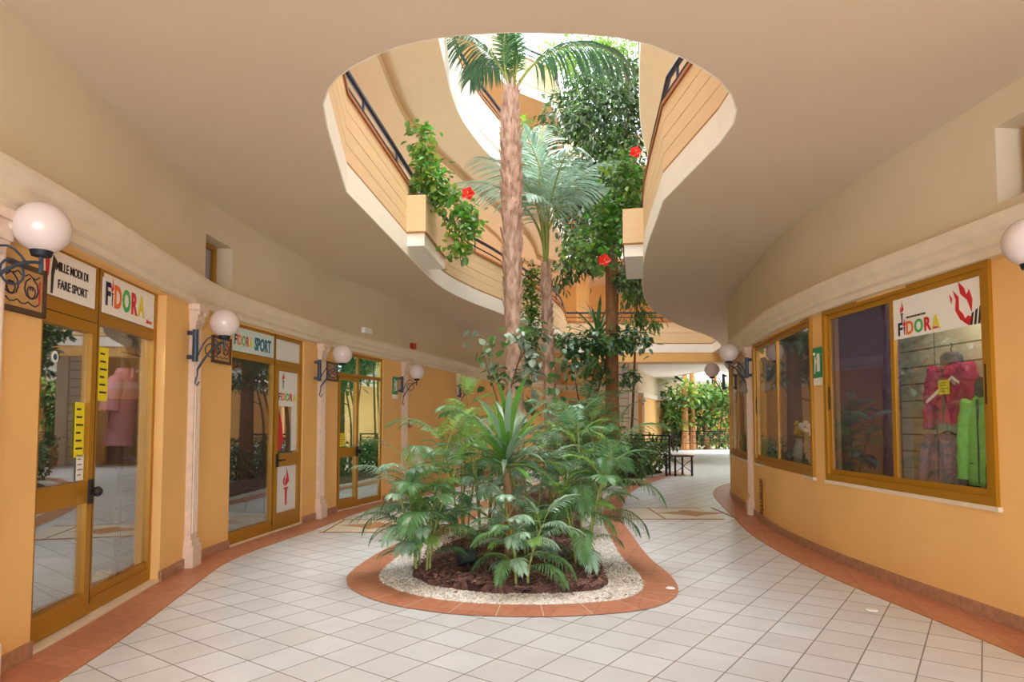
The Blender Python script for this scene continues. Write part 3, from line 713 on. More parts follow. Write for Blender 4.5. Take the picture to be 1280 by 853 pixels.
shop_box(MW @ Matrix.Translation((0, 0, -ZS)), LWi, 'wall_shop_window_one', .75, z0=ZS-.0, el=.3, mats=mat('shop_cream', (206,198,170), .8))
tag(MB().box(-.2, xs-.16, 0, .02, 0, HW-.04, blue_panel).build('display_back_panel', M=MW @ XYZ(.0, .12, .02)), 'dark blue display back panel behind left pane of the large right window', 'display panel')
tag(MB().box(-.5, LWi-xs+.05, 0, .03, 0, HW-.04, slat_m).build('slat_wall', M=MW @ XYZ(xs, .36, .02)), 'cream grooved display panel behind the hanging jackets', 'display panel')
s = thing('window_sign', 'white sign with torch, coloured FIDORA letters and big red flame above the jackets', 'sign', MW @ Matrix.Translation((xs+.03, -.04, HW-.1-.36)))
wS = LWi-.1-xs-.03; MB().box(0, wS, 0, .004, 0, .36, white_p).build('panel', s)
t = MB(); torch(t, .13, .13, .2, m2=navy); fidora(t, .06, .03, .16, b=.006)
t.v = [(x*.86+.01, y, z) for x, y, z in t.v]; letter(t, 'Store', .5, .03, .035, red, -.004, shear=.4); letter(t, 'MILLE MODI DI FARE SPORT', .18, .17, .022, blk, -.003, sx=.9)
t.build('lettering', s); t = MB(); fx = wS-.28
for P in ([(0, .3), (.03, .22), (.02, .14), (.07, .06), (.14, .02), (.1, .1), (.06, .14), (.06, .24)], [(.06, .36), (.08, .26), (.15, .2), (.19, .1), (.2, .2), (.17, .28), (.14, .24), (.12, .3)], [(.1, .04), (.16, .0), (.2, .06), (.15, .08)], [(-.04, .28), (-.02, .2), (-.01, .24)]): t.prism([(fx+x, z) for x, z in P], -.004, -.001, red)
for k in range(3): t.prism([(fx+.17+k*.04, .0), (fx+.19+k*.04, .0), (fx+.21+k*.04, .1+.02*k), (fx+.19+k*.04, .09+.02*k)], -.004, -.001, blk)
t.build('flame_emblem', s)
# jackets on hangers
def jacket(M, label, m, m2, L=.58, W=.25, hood=True, hanger=True, sleeve=.5, extra=None):
    t = thing('jacket', label, 'jacket', M)
    b = MB(); prof = [(W*.98, 0), (W*1.03, .03), (W*.95, L*.35), (W*.98, L*.65), (W*.86, L*.86), (W*.5, L*.96), (W*.3, L*1.0)]
    b.lathe(prof, m, n=28, sy=.38)
    b.v = [(x+.012*math.sin(z*40+x*9), y*(1+.12*math.sin(z*55)), z) for x, y, z in b.v]; b.build('body', t, True)
    for q in (-1, 1):
        sl = MB(); n = 12; pts = [(q*(W*.75+.35*W*math.sin(min(1, i/n*1.4)*PI/2)+.25*W*i/n), -.01, L*.88-sleeve*(i/n)**1.15) for i in range(n+1)]
        sl.tube(pts, [.075-.025*(i/n)+.006*math.sin(i*2.2) for i in range(n+1)], m, 12)
        so_ = sl.build('sleeve', t, True); MB().tube([pts[-1], (pts[-1][0], pts[-1][1], pts[-1][2]-.025)], .047, m2, 12).build('cuff', so_, True)
    z = MB(); z.box(-.006, .006, -W*.4-.008, -W*.36, .02, L*.9, m2); z.box(-W*.62, -W*.3, -W*.385, -W*.3, L*.22, L*.235, m2); z.box(W*.3, W*.62, -W*.385, -W*.3, L*.22, L*.235, m2); z.build('zip', t)
    if hood: h = MB(); h.lathe([(W*.3, L*.9), (W*.5, L*.96), (W*.46, L*1.08), (W*.3, L*1.13), (W*.26, L*1.1)], m2, n=20, sy=.7); h.build('hood', t, True)
    if hanger:
        h = MB(); h.tube([(-W*.7, 0, L*.93), (0, 0, L*1.05), (W*.7, 0, L*.93)], .008, black_p, 6); h.tube([(0, 0, L*1.05), (0, 0, L*1.2), (.02, 0, L*1.24), (0, .0, L*1.27)], .005, iron, 6); h.build('hanger', t)
    return t
mag = mat('magenta_nylon', (186,30,104), .45, noise_=.25, scale=12, bump=.5, bscale=18); slate = mat('grey_lining', (92,78,92), .7)
lil = mat('lilac_patterned_nylon', (166,140,166), .6, noise_=.35, scale=45, col2=(120,98,128)); lime = mat('lime_nylon', (150,220,110), .45, noise_=.15, scale=14, bump=.5, bscale=18)
xj = xs+(LWi-xs)*.5-.2
j = jacket(MW @ XYZ(xj+.04, .2, .6), 'magenta hooded ski jacket hanging in the large right window', mag, slate, .54, .21)
st = MB(); st.prism([(-.2, .2), (-.19, .18), (.02, .3), (.12, .38), (.2, .33), (.2, .35), (.12, .4), (.01, .325)], -.098, -.09, white_p); st.build('reflective_stripe', j)
paper(MW, xj+.02, .85, .13, .12, 'yellow price tag on the magenta ski jacket', 4, y=.09)
jacket(MW @ XYZ(xj-.06, .22, .08), 'lilac patterned childrens jacket below the magenta ski jacket', lil, slate, .44, .22, False, True, .36)
jacket(MW @ XYZ(LWi-.3, .13, .12), 'bright lime green jacket at the right end of the large window', lime, slate, .75, .17, True, True, .62)
o = MB(); o.lathe([(.06, 0), (.08, .05), (.08, .25), (.05, .3)], black_p); tag(o.build('black_boot', M=MW @ XYZ(LWi-.2, .13, .02)), 'black boot standing under the lime green jacket', 'boot')
# window 2
MX, LX, HX, xs2 = window(w2, 'window_2', .46)
shop_box(MX @ Matrix.Translation((0, 0, -ZS)), LX, 'wall_shop_window_two', 1.0, z0=ZS, el=.35, er=.02, mats=mat('shop_mauve', (132,116,118), .8))
fc = [(220,220,210), (200,50,60), (230,190,90)]
for k, (x, y, lab) in enumerate(((.35, .5, 'vase of yellow flowers in the middle right window'), (.95, .45, 'vase of white flowers in the middle right window'), (1.3, .5, 'red vase with pale flowers at the right of the middle window'))):
    if x > LX-.15: x = LX-.2
    v = thing('flower_vase', lab, 'vase', MX @ XYZ(x, y, 0)); MB().lathe([(.05, 0), (.09, .06), (.08, .25), (.045, .34), (.06, .38)], mat('vase_%d' % k, [(190,190,180), (90,90,100), (190,30,50)][k], .35)).build('vessel', v, True)
    fl_ = MB(); m = mat('bloom_%d' % k, [(226,190,80), (230,226,220), (222,206,200)][k], .6)
    for q in range(16):
        a_ = R.uniform(0, 2*PI); rr = R.uniform(0, .16); zz = R.uniform(.42, .62); fl_.tube([(0, 0, .35), (rr*math.cos(a_), rr*math.sin(a_)*.6, zz)], .004, leaf_m, 4); fl_.ball((rr*math.cos(a_), rr*math.sin(a_)*.6, zz), .03, m, 8)
    fl_.build('bouquet', v, True)
br = MB()
for q in range(7):
    a_ = q*.9; br.tube([(0, 0, 0), (.06*math.cos(a_), .03, .5), (.16*math.cos(a_), .05*math.sin(a_), .85), (.25*math.cos(a_+.3), .06, 1.1+.05*q)], [.016, .012, .008, .003], twig, 5)
tag(br.build('bare_branches', M=MX @ XYZ(LX*.72, .45, .02), smooth=True), 'bare brown branches standing in the middle right window', 'branches')
# window 3
MY, LY, HY, xs3 = window(w3, 'window_3', .5)
shop_box(MY @ Matrix.Translation((0, 0, -ZS)), LY, 'wall_shop_window_three', .8, z0=ZS, el=.3, er=.02, mats=MATS['shop_cream'])
v = thing('flower_vase', 'round pale vase standing in the far right window', 'vase', MY @ XYZ(LY*.75, .3, 0)); MB().lathe([(.07, 0), (.16, .1), (.17, .22), (.08, .34), (.1, .38)], white_p).build('vessel', v, True)

# exit signs, emergency light, alarm, call point, grille
def on_wall(path, u, z, o=0):
    p = path.off(u, o); n = path.nrm(u); x = Vector((-n.y, n.x)); return Matrix(((x.x, -n.x, 0, p.x), (x.y, -n.y, 0, p.y), (0, 0, 1, z), (0, 0, 0, 1)))
def exit_sign(M, label):
    t = thing('emergency_exit_sign', label, 'exit sign', M)
    p = MB(); p.box(-.1, .1, -.015, 0, -.17, .17, exit_g); p.box(-.1, .1, -.015, 0, -.25, -.17, white_p); p.build('panel', t)
    g = MB(); g.box(.0, .07, -.018, -.015, -.1, .1, white_p); g.tube([(-.05, -.018, .1), (-.045, -.018, .1)], .02, white_p, 10)
    g.prism([(-.06, .07), (-.03, .07), (-.02, -.02), (-.06, -.03)], -.018, -.015, white_p); g.prism([(-.06, -.03), (-.03, -.03), (-.05, -.12), (-.07, -.12)], -.018, -.015, white_p); g.prism([(-.05, .06), (-.0, .02), (-.01, .0), (-.05, .03)], -.018, -.015, white_p); g.build('pictogram', t)
exit_sign(on_wall(RW, (w1[1]+w2[0])/2+.02, 2.02+.1), 'green emergency exit sign between the two right windows')
exit_sign(on_wall(LW, sL((-2.27, 12.68)), 2.05+.12), 'green emergency exit sign right of the green glass door')
eb = tag(MB().box(-.12, .12, -.07, 0, -.05, .05, white_p).build('emergency_light', M=on_wall(LW, s_px(LW, 455)-.0, 3.08)), 'small white emergency light box on the left upper wall above third door', 'emergency light')
al = tag(MB().box(-.08, .08, -.07, 0, -.06, .06, alarm_r).build('fire_alarm_box', M=on_wall(LW, s_px(LW, 514), 3.02)), 'red fire alarm box above the cornice on the left wall', 'alarm')
cp_ = thing('fire_call_point', 'small red fire call point on the left ochre wall', 'call point', on_wall(LW, s_px(LW, 511), 1.45)); MB().box(-.06, .06, -.05, 0, -.09, .09, alarm_r).build('housing', cp_); MB().box(-.035, .035, -.054, -.05, -.04, .04, white_p).build('push_panel', cp_)
vg = thing('ventilation_grille', 'golden louvred ventilation grille low on the right wall', 'grille', on_wall(RW, s_px(RW, 952), .1)); g = MB(); rect_frame(g, -.17, .17, 0, .52, .03, -.03, 0, frame_m); g.build('grille_frame', vg)
g = MB(); g.box(-.14, .14, -.005, 0, .03, .49, black_p)
for k in range(9): g.box(-.14, .14, -.025, -.005, .05+k*.049, .075+k*.049, frame_m)
g.build('louvres', vg)

# ------------------------------------------------------------------ planting bed
bedpx = [(640,772), (560,768), (490,757), (448,743), (433,728), (445,710), (492,682)]
right = [gz(x, y).xy for x, y in [(720,771), (800,764), (838,752), (848,737), (836,718), (812,698), (792,672), (777,645), (785,620), (805,607), (835,597)]]
leftp = [gz(x, y).xy for x, y in bedpx]+[Vector((-.95, 9.4)), Vector((-.55, 12.2)), Vector((.1, 14.6)), Vector((1.2, 17)), Vector((2.6, 19.2)), Vector((4.0, 20.2)), Vector((4.9, 19.6))]
loop = leftp[::-1]+right+[Vector((4.9, 18.7))]
O_ = catmull(loop+[loop[0]], 4)[:-1]
In = offset_loop(O_, .3)
Mu = offset_loop(O_, .62)
mb = MB(); n = len(O_); vs = [(p.x, p.y, .006) for p in O_]+[(p.x, p.y, .012) for p in In]
mb.add(vs, [(i, (i+1) % n, (i+1) % n+n, i+n) for i in range(n)], brick_m); recalc(mb.build('trim_kerb', kind='structure'))
# radial joints of the kerb tiles
mb = MB(); pth = Path(O_, 1, raw=True)
for i in range(0, n, 3):
    a = O_[i]; b = In[i]; d = (b-a).normalized(); q = Vector((-d.y, d.x))*.003
    mb.add([(a.x+q.x, a.y+q.y, .0075), (a.x-q.x, a.y-q.y, .0075), (b.x-q.x, b.y-q.y, .0135), (b.x+q.x, b.y+q.y, .0135)], [(0, 1, 2, 3)], MATS['band_tile'])
mb.build('trim_kerb_joint', kind='structure')
g = slab('gravel_bed', In, [], .0, .015, gravel_m, 'stuff'); 
def inside(p, P):
    c = False; n = len(P); j = n-1
    for i in range(n):
        if (P[i][1] > p[1]) != (P[j][1] > p[1]) and p[0] < (P[j][0]-P[i][0])*(p[1]-P[i][1])/(P[j][1]-P[i][1])+P[i][0]: c = not c
        j = i
    return c
Mu2 = [Vector((p.x, p.y)) for p in Mu]
pb = MB(); cnt = 0
while cnt < 9000:
    y = 5.1+(11.5-5.1)*R.random()**1.7; x = R.uniform(-1.6, 2.2)
    if not inside((x, y), In) or inside((x, y), Mu2): continue
    r = R.uniform(.007, .016); a = R.uniform(0, PI); c, s_ = math.cos(a)*r, math.sin(a)*r; h = r*R.uniform(.5, .9); z = .014
    pb.add([(x+c, y+s_, z), (x-s_, y+c, z), (x-c, y-s_, z), (x+s_, y-c, z), (x, y, z+h), ], [(0, 1, 4), (1, 2, 4), (2, 3, 4), (3, 0, 4)], pebble_m); cnt += 1
gp = pb.build('gravel', kind='stuff'); tag(gp, 'whitish gravel strip inside the terracotta kerb', 'gravel', kind='stuff')
tag(g, 'compacted pale gravel bed under the loose stones', 'gravel', kind='stuff')
# mulch mound
def mulch_h(x, y): return .03+.07*noise.noise(Vector((x*1.4, y*1.4, 0)))+.03*noise.noise(Vector((x*6, y*6, 3)))+.03
Mc = offset_loop(O_, .9)
bm = bmesh.new(); vs = [bm.verts.new((p[0]+.04*noise.noise(Vector((p[0]*5, p[1]*5, 0))), p[1]+.04*noise.noise(Vector((p[0]*5, p[1]*5, 9))), .016)) for p in Mu]
for i in range(len(vs)): bm.edges.new((vs[i], vs[(i+1) % len(vs)]))
bmesh.ops.triangle_fill(bm, use_beauty=True, edges=bm.edges[:])
bmesh.ops.subdivide_edges(bm, edges=bm.edges[:], cuts=3, use_grid_fill=True)
bmesh.ops.triangulate(bm, faces=bm.faces[:])
for v in bm.verts:
    if not v.is_boundary: v.co.z = max(.03, mulch_h(v.co.x, v.co.y))
me = bpy.data.meshes.new('mulch_bed'); bm.to_mesh(me); bm.free(); me.materials.append(mulch_m); o = bpy.data.objects.new('mulch_bed', me); C.objects.link(o)
tag(o, 'dark brown bark mulch ground of the planting bed', 'mulch', kind='stuff')
ch = MB(); cnt = 0
while cnt < 9000:
    y = 5.4+(14-5.4)*R.random()**1.8; x = R.uniform(-1.2, 2.4)
    if not inside((x, y), Mu2): 
        if not (inside((x, y), In) and R.random() < .004): continue
    w = R.uniform(.012, .032); l_ = R.uniform(.02, .06); z = max(.03, mulch_h(x, y))+R.uniform(-.01, .018) if inside((x, y), Mu2) else .025
    M = XYZ(x, y, z, R.uniform(0, 6.28), R.uniform(-.5, .5), R.uniform(-.5, .5))
    vs = [M @ Vector(q) for q in ((-l_/2, -w/2, 0), (l_/2, -w/3, .002), (l_/2.4, w/2, 0), (-l_/2.2, w/2.4, .004), (0, 0, .008))]
    ch.add(vs, [(0, 1, 4), (1, 2, 4), (2, 3, 4), (3, 0, 4)], chip_m); cnt += 1
tag(ch.build('bark_chips'), 'loose purple brown bark chips over the planting bed', 'bark chips', kind='stuff')
# garden spotlight
p = gz(585, 722); sp = thing('garden_spotlight', 'black square spotlight lying in the bark mulch', 'spotlight', XYZ(p.x, p.y, .1, .5))
MB().box(-.09, .09, -.05, .05, 0, .13, black_p, XYZ(0, 0, .02, 0, 0, -.5)).build('housing', sp); MB().box(-.075, .075, -.056, -.05, .015, .115, mat('lens', (50,62,58), .15), XYZ(0, 0, .02, 0, 0, -.5)).build('lens', sp); MB().tube([(0, 0, -.06), (0, 0, .06)], .014, black_p, 8).build('stake', sp)

# ------------------------------------------------------------------ plants
def strip(mb, pts, wd, widths, m):       # leaf blade: points, side vectors, half widths
    vs = []; n = len(pts)
    for p, d, w in zip(pts, wd, widths): vs += [p-d*w, p+d*w]
    mb.add(vs, [(2*i, 2*i+1, 2*i+3, 2*i+2) for i in range(n-1)], m)
def frond(name, L, pet, nl, ll, lw, e0, arch, m, la=.9, droop=.5, lift=.25, rad=.008, rm=None, seed=1, parent=None):
    rr = random.Random(seed); mb = MB(); N = 22; pts = [Vector((0, 0, 0))]; tg = []
    for i in range(N):
        t = i/N; e = e0-arch*t**1.25; d = Vector((math.cos(e), .06*math.sin(t*3+seed), math.sin(e))).normalized(); tg.append(d); pts.append(pts[-1]+d*L/N)
    tg.append(tg[-1])
    mb.tube(pts[:-1], [rad*(1.15-.9*i/N) for i in range(N)], rm or m, 5)
    for k in range(nl):
        u = pet+(1-pet)*(k+.5)/nl; q = u*N; i = min(N-1, int(q)); p = pts[i].lerp(pts[i+1], q-i); d = tg[i]; v = (u-pet)/(1-pet)
        up = Vector((0, 1, 0)).cross(d)*-1
        if up.z < 0: up = -up
        l_ = ll*(.45+.55*math.sin(PI*min(1, v*.8+.18)))*rr.uniform(.9, 1.08); a = la*(1-.45*v)*rr.uniform(.92, 1.08)
        for sd in (-1, 1):
            dr = (d*math.cos(a)+Vector((0, sd, 0))*math.sin(a)+up*lift).normalized(); P = [p]; c = dr.copy()
            for s_ in range(4):
                c = (c+Vector((0, 0, -1))*droop*.25*(1+s_*.4)*rr.uniform(.8, 1.2)).normalized(); P.append(P[-1]+c*l_/4)
            W = (d-dr*d.dot(dr)); W = W.normalized() if W.length > .01 else up
            W = (W+up*-.15).normalized()
            strip(mb, P, [W]*5, [lw*.35, lw*.9, lw, lw*.65, .0008], m)
    o = mb.build(name, parent)
    return o
LIB = bpy.data.objects.new('x', None)     # not linked; prototypes are re-parented copies
protos = {}
def proto(key, **kw):
    if key not in protos:
        o = frond('frond', **kw); C.objects.unlink(o); protos[key] = o
    return protos[key]
def leaf_blade(key, L, w, m, droop=.5, e0=1.2, fold=.3):
    if key in protos: return protos[key]
    mb = MB(); N = 8; P = [Vector((0, 0, 0))]
    for i in range(N):
        e = e0-droop*(i/N)**1.5; P.append(P[-1]+Vector((math.cos(e), 0, math.sin(e)))*L/N)
    W = [w*min(1, .45+.9*math.sin(PI*min(1, (i/N)*.75+.1)))*(1 if i < N-1 else .45) for i in range(N+1)]; W[-1] = .001
    vs = []
    for p, ww in zip(P, W): vs += [p+Vector((0, -ww, ww*fold)), p, p+Vector((0, ww, ww*fold))]
    mb.add(vs, [f for i in range(N) for f in ((3*i, 3*i+1, 3*i+4, 3*i+3), (3*i+1, 3*i+2, 3*i+5, 3*i+4))], m)
    o = mb.build('leaf', smooth=True); C.objects.unlink(o); protos[key] = o
    return o
FA = dict(pet=.28, la=.95, lift=.2)
def bushy(i):
    ms = [leaf_a, leaf_s, leaf_l, leaf_a]; m = ms[i % 4]
    return proto('b%d' % i, L=[.72, .62, .55, .8][i % 4], nl=[20, 19, 17, 21][i % 4], ll=[.23, .21, .18, .24][i % 4], lw=.0092, e0=[1.15, 1.0, 1.25, .9][i % 4], arch=[1.5, 1.5, 1.4, 1.8][i % 4], m=m, droop=[.55, .75, .4, .7][i % 4], rad=.005, seed=i+3, rm=cane_m, **FA)
def cane_palm(base, canes, label, seed, lower=0, spread=.35, fscale=1.0, tone=None, group='cane palms of the planting bed'):
    r = random.Random(seed); t = thing('cane_palm', label, 'palm', Vector(base), group)
    tops = []
    for k, h in enumerate(canes):
        a = 2*PI*k/len(canes)+r.uniform(-.4, .4); b0 = Vector((.07*math.cos(a), .07*math.sin(a), -.03)); sp_ = spread*h*r.uniform(.35, 1)*.6
        pts = [b0+Vector((sp_*math.cos(a)*q*q, sp_*math.sin(a)*q*q, (h+.03)*q)) for q in (0, .2, .4, .6, .8, 1)]
        MB().tube(pts, [.013, .012, .011, .011, .009, .006], cane_m, 7).build('cane', t, True)
        nf = r.randint(9, 11)
        for j in range(nf):
            q = 1-.55*(j/nf); i = min(4, int(q*5)); p = pts[i].lerp(pts[i+1], q*5-i)
            ty = (tone if tone is not None and r.random() < .7 else r.randint(0, 3))
            ang = a+j*2.4+r.uniform(-.5, .5); tilt = .25*(1-j/nf)*-1+.45*(j/nf)+r.uniform(-.15, .2)
            child_copy(bushy(ty), t, XYZ(p.x, p.y, p.z, ang, tilt, r.uniform(-.25, .25), fscale*r.uniform(.62, .98)))
    for j in range(lower):
        ang = r.uniform(0, 2*PI); child_copy(bushy(r.randint(0, 3)), t, XYZ(.05*math.cos(ang), .05*math.sin(ang), r.uniform(.1, .45), ang, r.uniform(.1, .6), 0, fscale*r.uniform(.6, .85)))
    return t
p = gz(528, 722); cane_palm((p.x, p.y, .04), [.95, 1.2, .8, 1.05, .7, .55], 'bushy cane palm at the front left of the planting bed', 1, 15, .5)
p = gz(650, 738); cane_palm((p.x, p.y, .04), [.5, .62, .4], 'low bluish cane palm at the front centre of the bed', 2, 13, .5, .8, 1)
p = gz(728, 712); cane_palm((p.x, p.y, .04), [1.05, 1.3, .9, .75, .95], 'bushy cane palm at the front right of the planting bed', 3, 13, .5)
p = gz(662, 700); cane_palm((p.x, p.y, .05), [1.1, 1.25, .9], 'cane palm directly behind the low bluish palm', 4, 8, .45, .95, 1)
p = gz(578, 672); cane_palm((p.x, p.y, .05), [1.45, 1.7, 1.2, 1.35], 'tall yellowish-tipped cane palm behind the front left clump', 5, 2, .5, 1.05, 2)
p = gz(605, 690); cane_palm((p.x, p.y, .05), [1.0, 1.2, 1.3], 'cane palm left of the dracaena trunk', 6, 7, .45)
p = gz(700, 668); cane_palm((p.x, p.y, .05), [1.25, 1.45, 1.1, 1.3], 'cane palm behind the front right clump', 7, 7, .45, 1, 0)
p = gz(745, 645); cane_palm((p.x, p.y, .05), [1.3, 1.5, 1.15, 1.4], 'cane palm on the right rim behind the front clumps', 8, 2, .45, 1.1, 0)
p = gz(690, 640); cane_palm((p.x, p.y, .05), [1.5, 1.7, 1.3], 'cane palm deeper in the bed by the slender palm trunk', 9, 2, .45, 1.1, 1)
p = gz(735, 628); cane_palm((p.x, p.y, .05), [1.5, 1.75, 1.3, 1.2], 'cane palm in front of the brown tree trunk', 10, 2, .45, 1.2, 0)

# dracaena with sword leaves
def rosette(t, c, n, key, s=1, seed=1, low=-.3, names='leaf', alt=None):
    r = random.Random(seed)
    for k in range(n):
        q = k/n; src = protos[key] if not alt or r.random() < .6 else protos[alt]
        child_copy(src, t, XYZ(c[0], c[1], c[2]+.12*(1-q), k*2.399, (-.32+1.45*q**.9)+r.uniform(-.1, .1), 0, s*r.uniform(.85, 1.1)))
leaf_blade('dr', .68, .023, mat('sword_leaf_green', (104,160,62), .35, noise_=.2, scale=6, trans=.3, var=.2), .7, 1.25)
leaf_blade('dr2', .66, .022, mat('sword_leaf_silver', (136,166,140), .3, noise_=.15, scale=6, trans=.2, var=.15), 1.1, 1.1)
p = gz(637, 712); top = gy(633, 588, p.y)
t = thing('dracaena', 'dracaena with thick stem and broad sword leaves in middle of the bed', 'dracaena', Vector((p.x, p.y, .04)))
tr = MB(); tr.tube([(0, 0, -.03), (.01, 0, .4), (-.02, 0, .8), (top.x-p.x, 0, top.z)], [.06, .052, .045, .035], cane_b, 12); tr.build('stem', t, True)
rosette(t, (top.x-p.x, 0, top.z-.02), 46, 'dr', 1.3, 4, alt='dr2')
leaf_blade('yu', .75, .03, mat('yucca_leaf', (78,124,74), .35, noise_=.2, scale=6, trans=.2, var=.2), .5, 1.2)
leaf_blade('yu2', .8, .028, MATS['yucca_leaf'], 1.2, 1.1)
p = gz(742, 600); top = gy(748, 425, p.y)
t = thing('yucca', 'slim-stemmed yucca raising a spiky tuft before the brown trunk', 'yucca', Vector((p.x, p.y, .04)))
MB().tube([(0, 0, -.03), (-.05, 0, 1.2), (.06, 0, 2.2), (top.x-p.x, 0, top.z)], [.07, .05, .05, .045], cane_b, 10).build('stem', t, True)
rosette(t, (top.x-p.x, 0, top.z-.05), 34, 'yu', 1.35, 5, alt='yu2')

# palms with real trunks
def trunk(mb, pts, rads, m, n=14, ring=0, seed=0):
    r = random.Random(seed); P = catmull3(pts, 8); K = len(P); RR = []
    for i in range(K):
        q = i/(K-1)*(len(rads)-1); j = min(len(rads)-2, int(q)); RR.append(rads[j]+(rads[j+1]-rads[j])*(q-j)+(ring*r.uniform(-1, 1)))
    mb.tube(P, RR, m, n)
    return P, RR
def catmull3(P, sub):
    P = [Vector(p) for p in P]; out = []
    for i in range(len(P)-1):
        p0 = P[i-1] if i else P[0]*2-P[1]; p1, p2 = P[i], P[i+1]; p3 = P[i+2] if i+2 < len(P) else P[-1]*2-P[-2]
        for k in range(sub):
            q = k/sub; out.append(.5*((2*p1)+(p2-p0)*q+(2*p0-5*p1+4*p2-p3)*q*q+(3*p1-p0-3*p2+p3)*q**3))
    out.append(P[-1]); return out
def boots(mb, P, RR, z0, m, seed, L=.16, dens=7, out=.05):     # old leaf-base scales on the trunk
    r = random.Random(seed); a = 0
    for i in range(0, len(P)-1):
        if P[i].z < z0: continue
        for k in range(dens):
            a += 2.399; f = r.random(); p = P[i].lerp(P[i+1], f); rr = RR[i]; d = Vector((math.cos(a), math.sin(a), 0)); s_ = Vector((-d.y, d.x, 0)); w = rr*.42
            b = p+d*rr*.82; o_ = p+d*(rr+out*r.uniform(.5, 1.2))+Vector((0, 0, L*r.uniform(.7, 1.2)))
            mb.add([b-s_*w, b+s_*w, o_+s_*w*.35, o_-s_*w*.35, b+Vector((0, 0, L*.6))], [(0, 1, 2, 3), (1, 4, 2), (4, 0, 3)], m)
kp = dict(pet=.3, la=1.0, lift=.05)
proto('k0', L=2.1, nl=44, ll=.72, lw=.017, e0=1.35, arch=2.1, m=mat('frond_dark', (86,124,90), .35, noise_=.25, scale=9, trans=.12, var=.15), droop=1.0, rad=.022, seed=21, rm=cane_m, **kp)
proto('k1', L=2.0, nl=42, ll=.58, lw=.014, e0=1.1, arch=1.7, m=mat('frond_pale', (160,192,170), .3, noise_=.25, scale=9, trans=.3, var=.15), droop=.8, rad=.02, seed=22, rm=cane_m, **kp)
proto('k2', L=1.9, nl=34, ll=.5, lw=.016, e0=1.3, arch=.9, m=leaf_a, droop=.6, rad=.02, seed=23, rm=cane_m, **kp)
Yt = 10.6; base = Vector((gy(646, 640, Yt).x, Yt, .04)); cr = gy(640, 122, Yt)
t = thing('kentia_palm', 'tall palm with shaggy pinkish brown trunk rising through the ceiling opening', 'palm', base)
mb = MB(); A = [(0, 0, -.05)]+[tuple(gy(x, y, Yt)-base) for x, y in ((644, 520), (641, 400), (640, 300), (639, 220), (638, 160))]+[tuple(cr-base)]
P, RR = trunk(mb, A, [.16, .14, .13, .15, .15, .13, .08], bark_p, 16, .006, 3); mb.build('trunk', t, True)
mb = MB(); boots(mb, P, RR, 3.0, bark_p, 5, .34, 7, .05); mb.build('leaf_bases', t)
c = cr-base
for k, (az, ti, s_, ky) in enumerate(((PI+.15, -.02, 1.0, 'k0'), (0.1, .12, 1.2, 'k0'), (PI-.9, -.15, .9, 'k0'), (PI/2, -.35, .9, 'k2'), (-PI/2-.3, -.45, .8, 'k2'), (.4, -.62, .9, 'k2'), (PI+.3, -.5, .85, 'k2'), (2.2, -.5, .9, 'k2'))):
    child_copy(protos[ky], t, XYZ(c.x, c.y, c.z-.05, az, ti, 0, s_))
proto('s1', L=2.1, pet=.42, nl=34, ll=.62, lw=.015, e0=1.25, arch=1.9, m=MATS['frond_pale'], droop=.8, rad=.02, seed=25, rm=cane_m, la=1.0, lift=.05)
proto('s2', L=2.1, pet=.45, nl=32, ll=.56, lw=.015, e0=1.35, arch=1.1, m=MATS['frond_pale'], droop=.6, rad=.02, seed=26, rm=cane_m, la=1.0, lift=.05)
Yt = 12.2; base = Vector((gy(690, 620, Yt).x, Yt, .04)); cr = gy(682, 335, Yt)
t = thing('kentia_palm', 'slender younger palm with pale arching fronds below the ceiling opening', 'palm', base)
mb = MB(); A = [(0, 0, -.05)]+[tuple(gy(x, y, Yt)-base) for x, y in ((688, 520), (685, 430), (683, 370))]+[tuple(cr-base)]
P, RR = trunk(mb, A, [.13, .11, .1, .095, .07], bark_p, 14, .005, 4); mb.build('trunk', t, True)
mb = MB(); boots(mb, P, RR, 1.6, bark_p, 6, .2, 8, .03); mb.build('leaf_bases', t)
c = cr-base
for k, (az, ti, s_, ky) in enumerate(((PI, -.3, 1.05, 's1'), (PI+.5, -.45, 1.05, 's1'), (0.1, -.4, 1.0, 's1'), (-.5, -.45, 1.05, 's1'), (.7, -.3, 1.0, 's2'), (-1.4, -.35, 1.05, 's1'), (2.2, -.4, 1.05, 's2'), (-2.2, -.35, 1.0, 's2'), (-1.9, -.1, .8, 's1'), (1.4, -.55, 1.2, 's2'))):
    child_copy(protos[ky], t, XYZ(c.x, c.y, c.z-.05, az, ti, 0, s_*1.25))

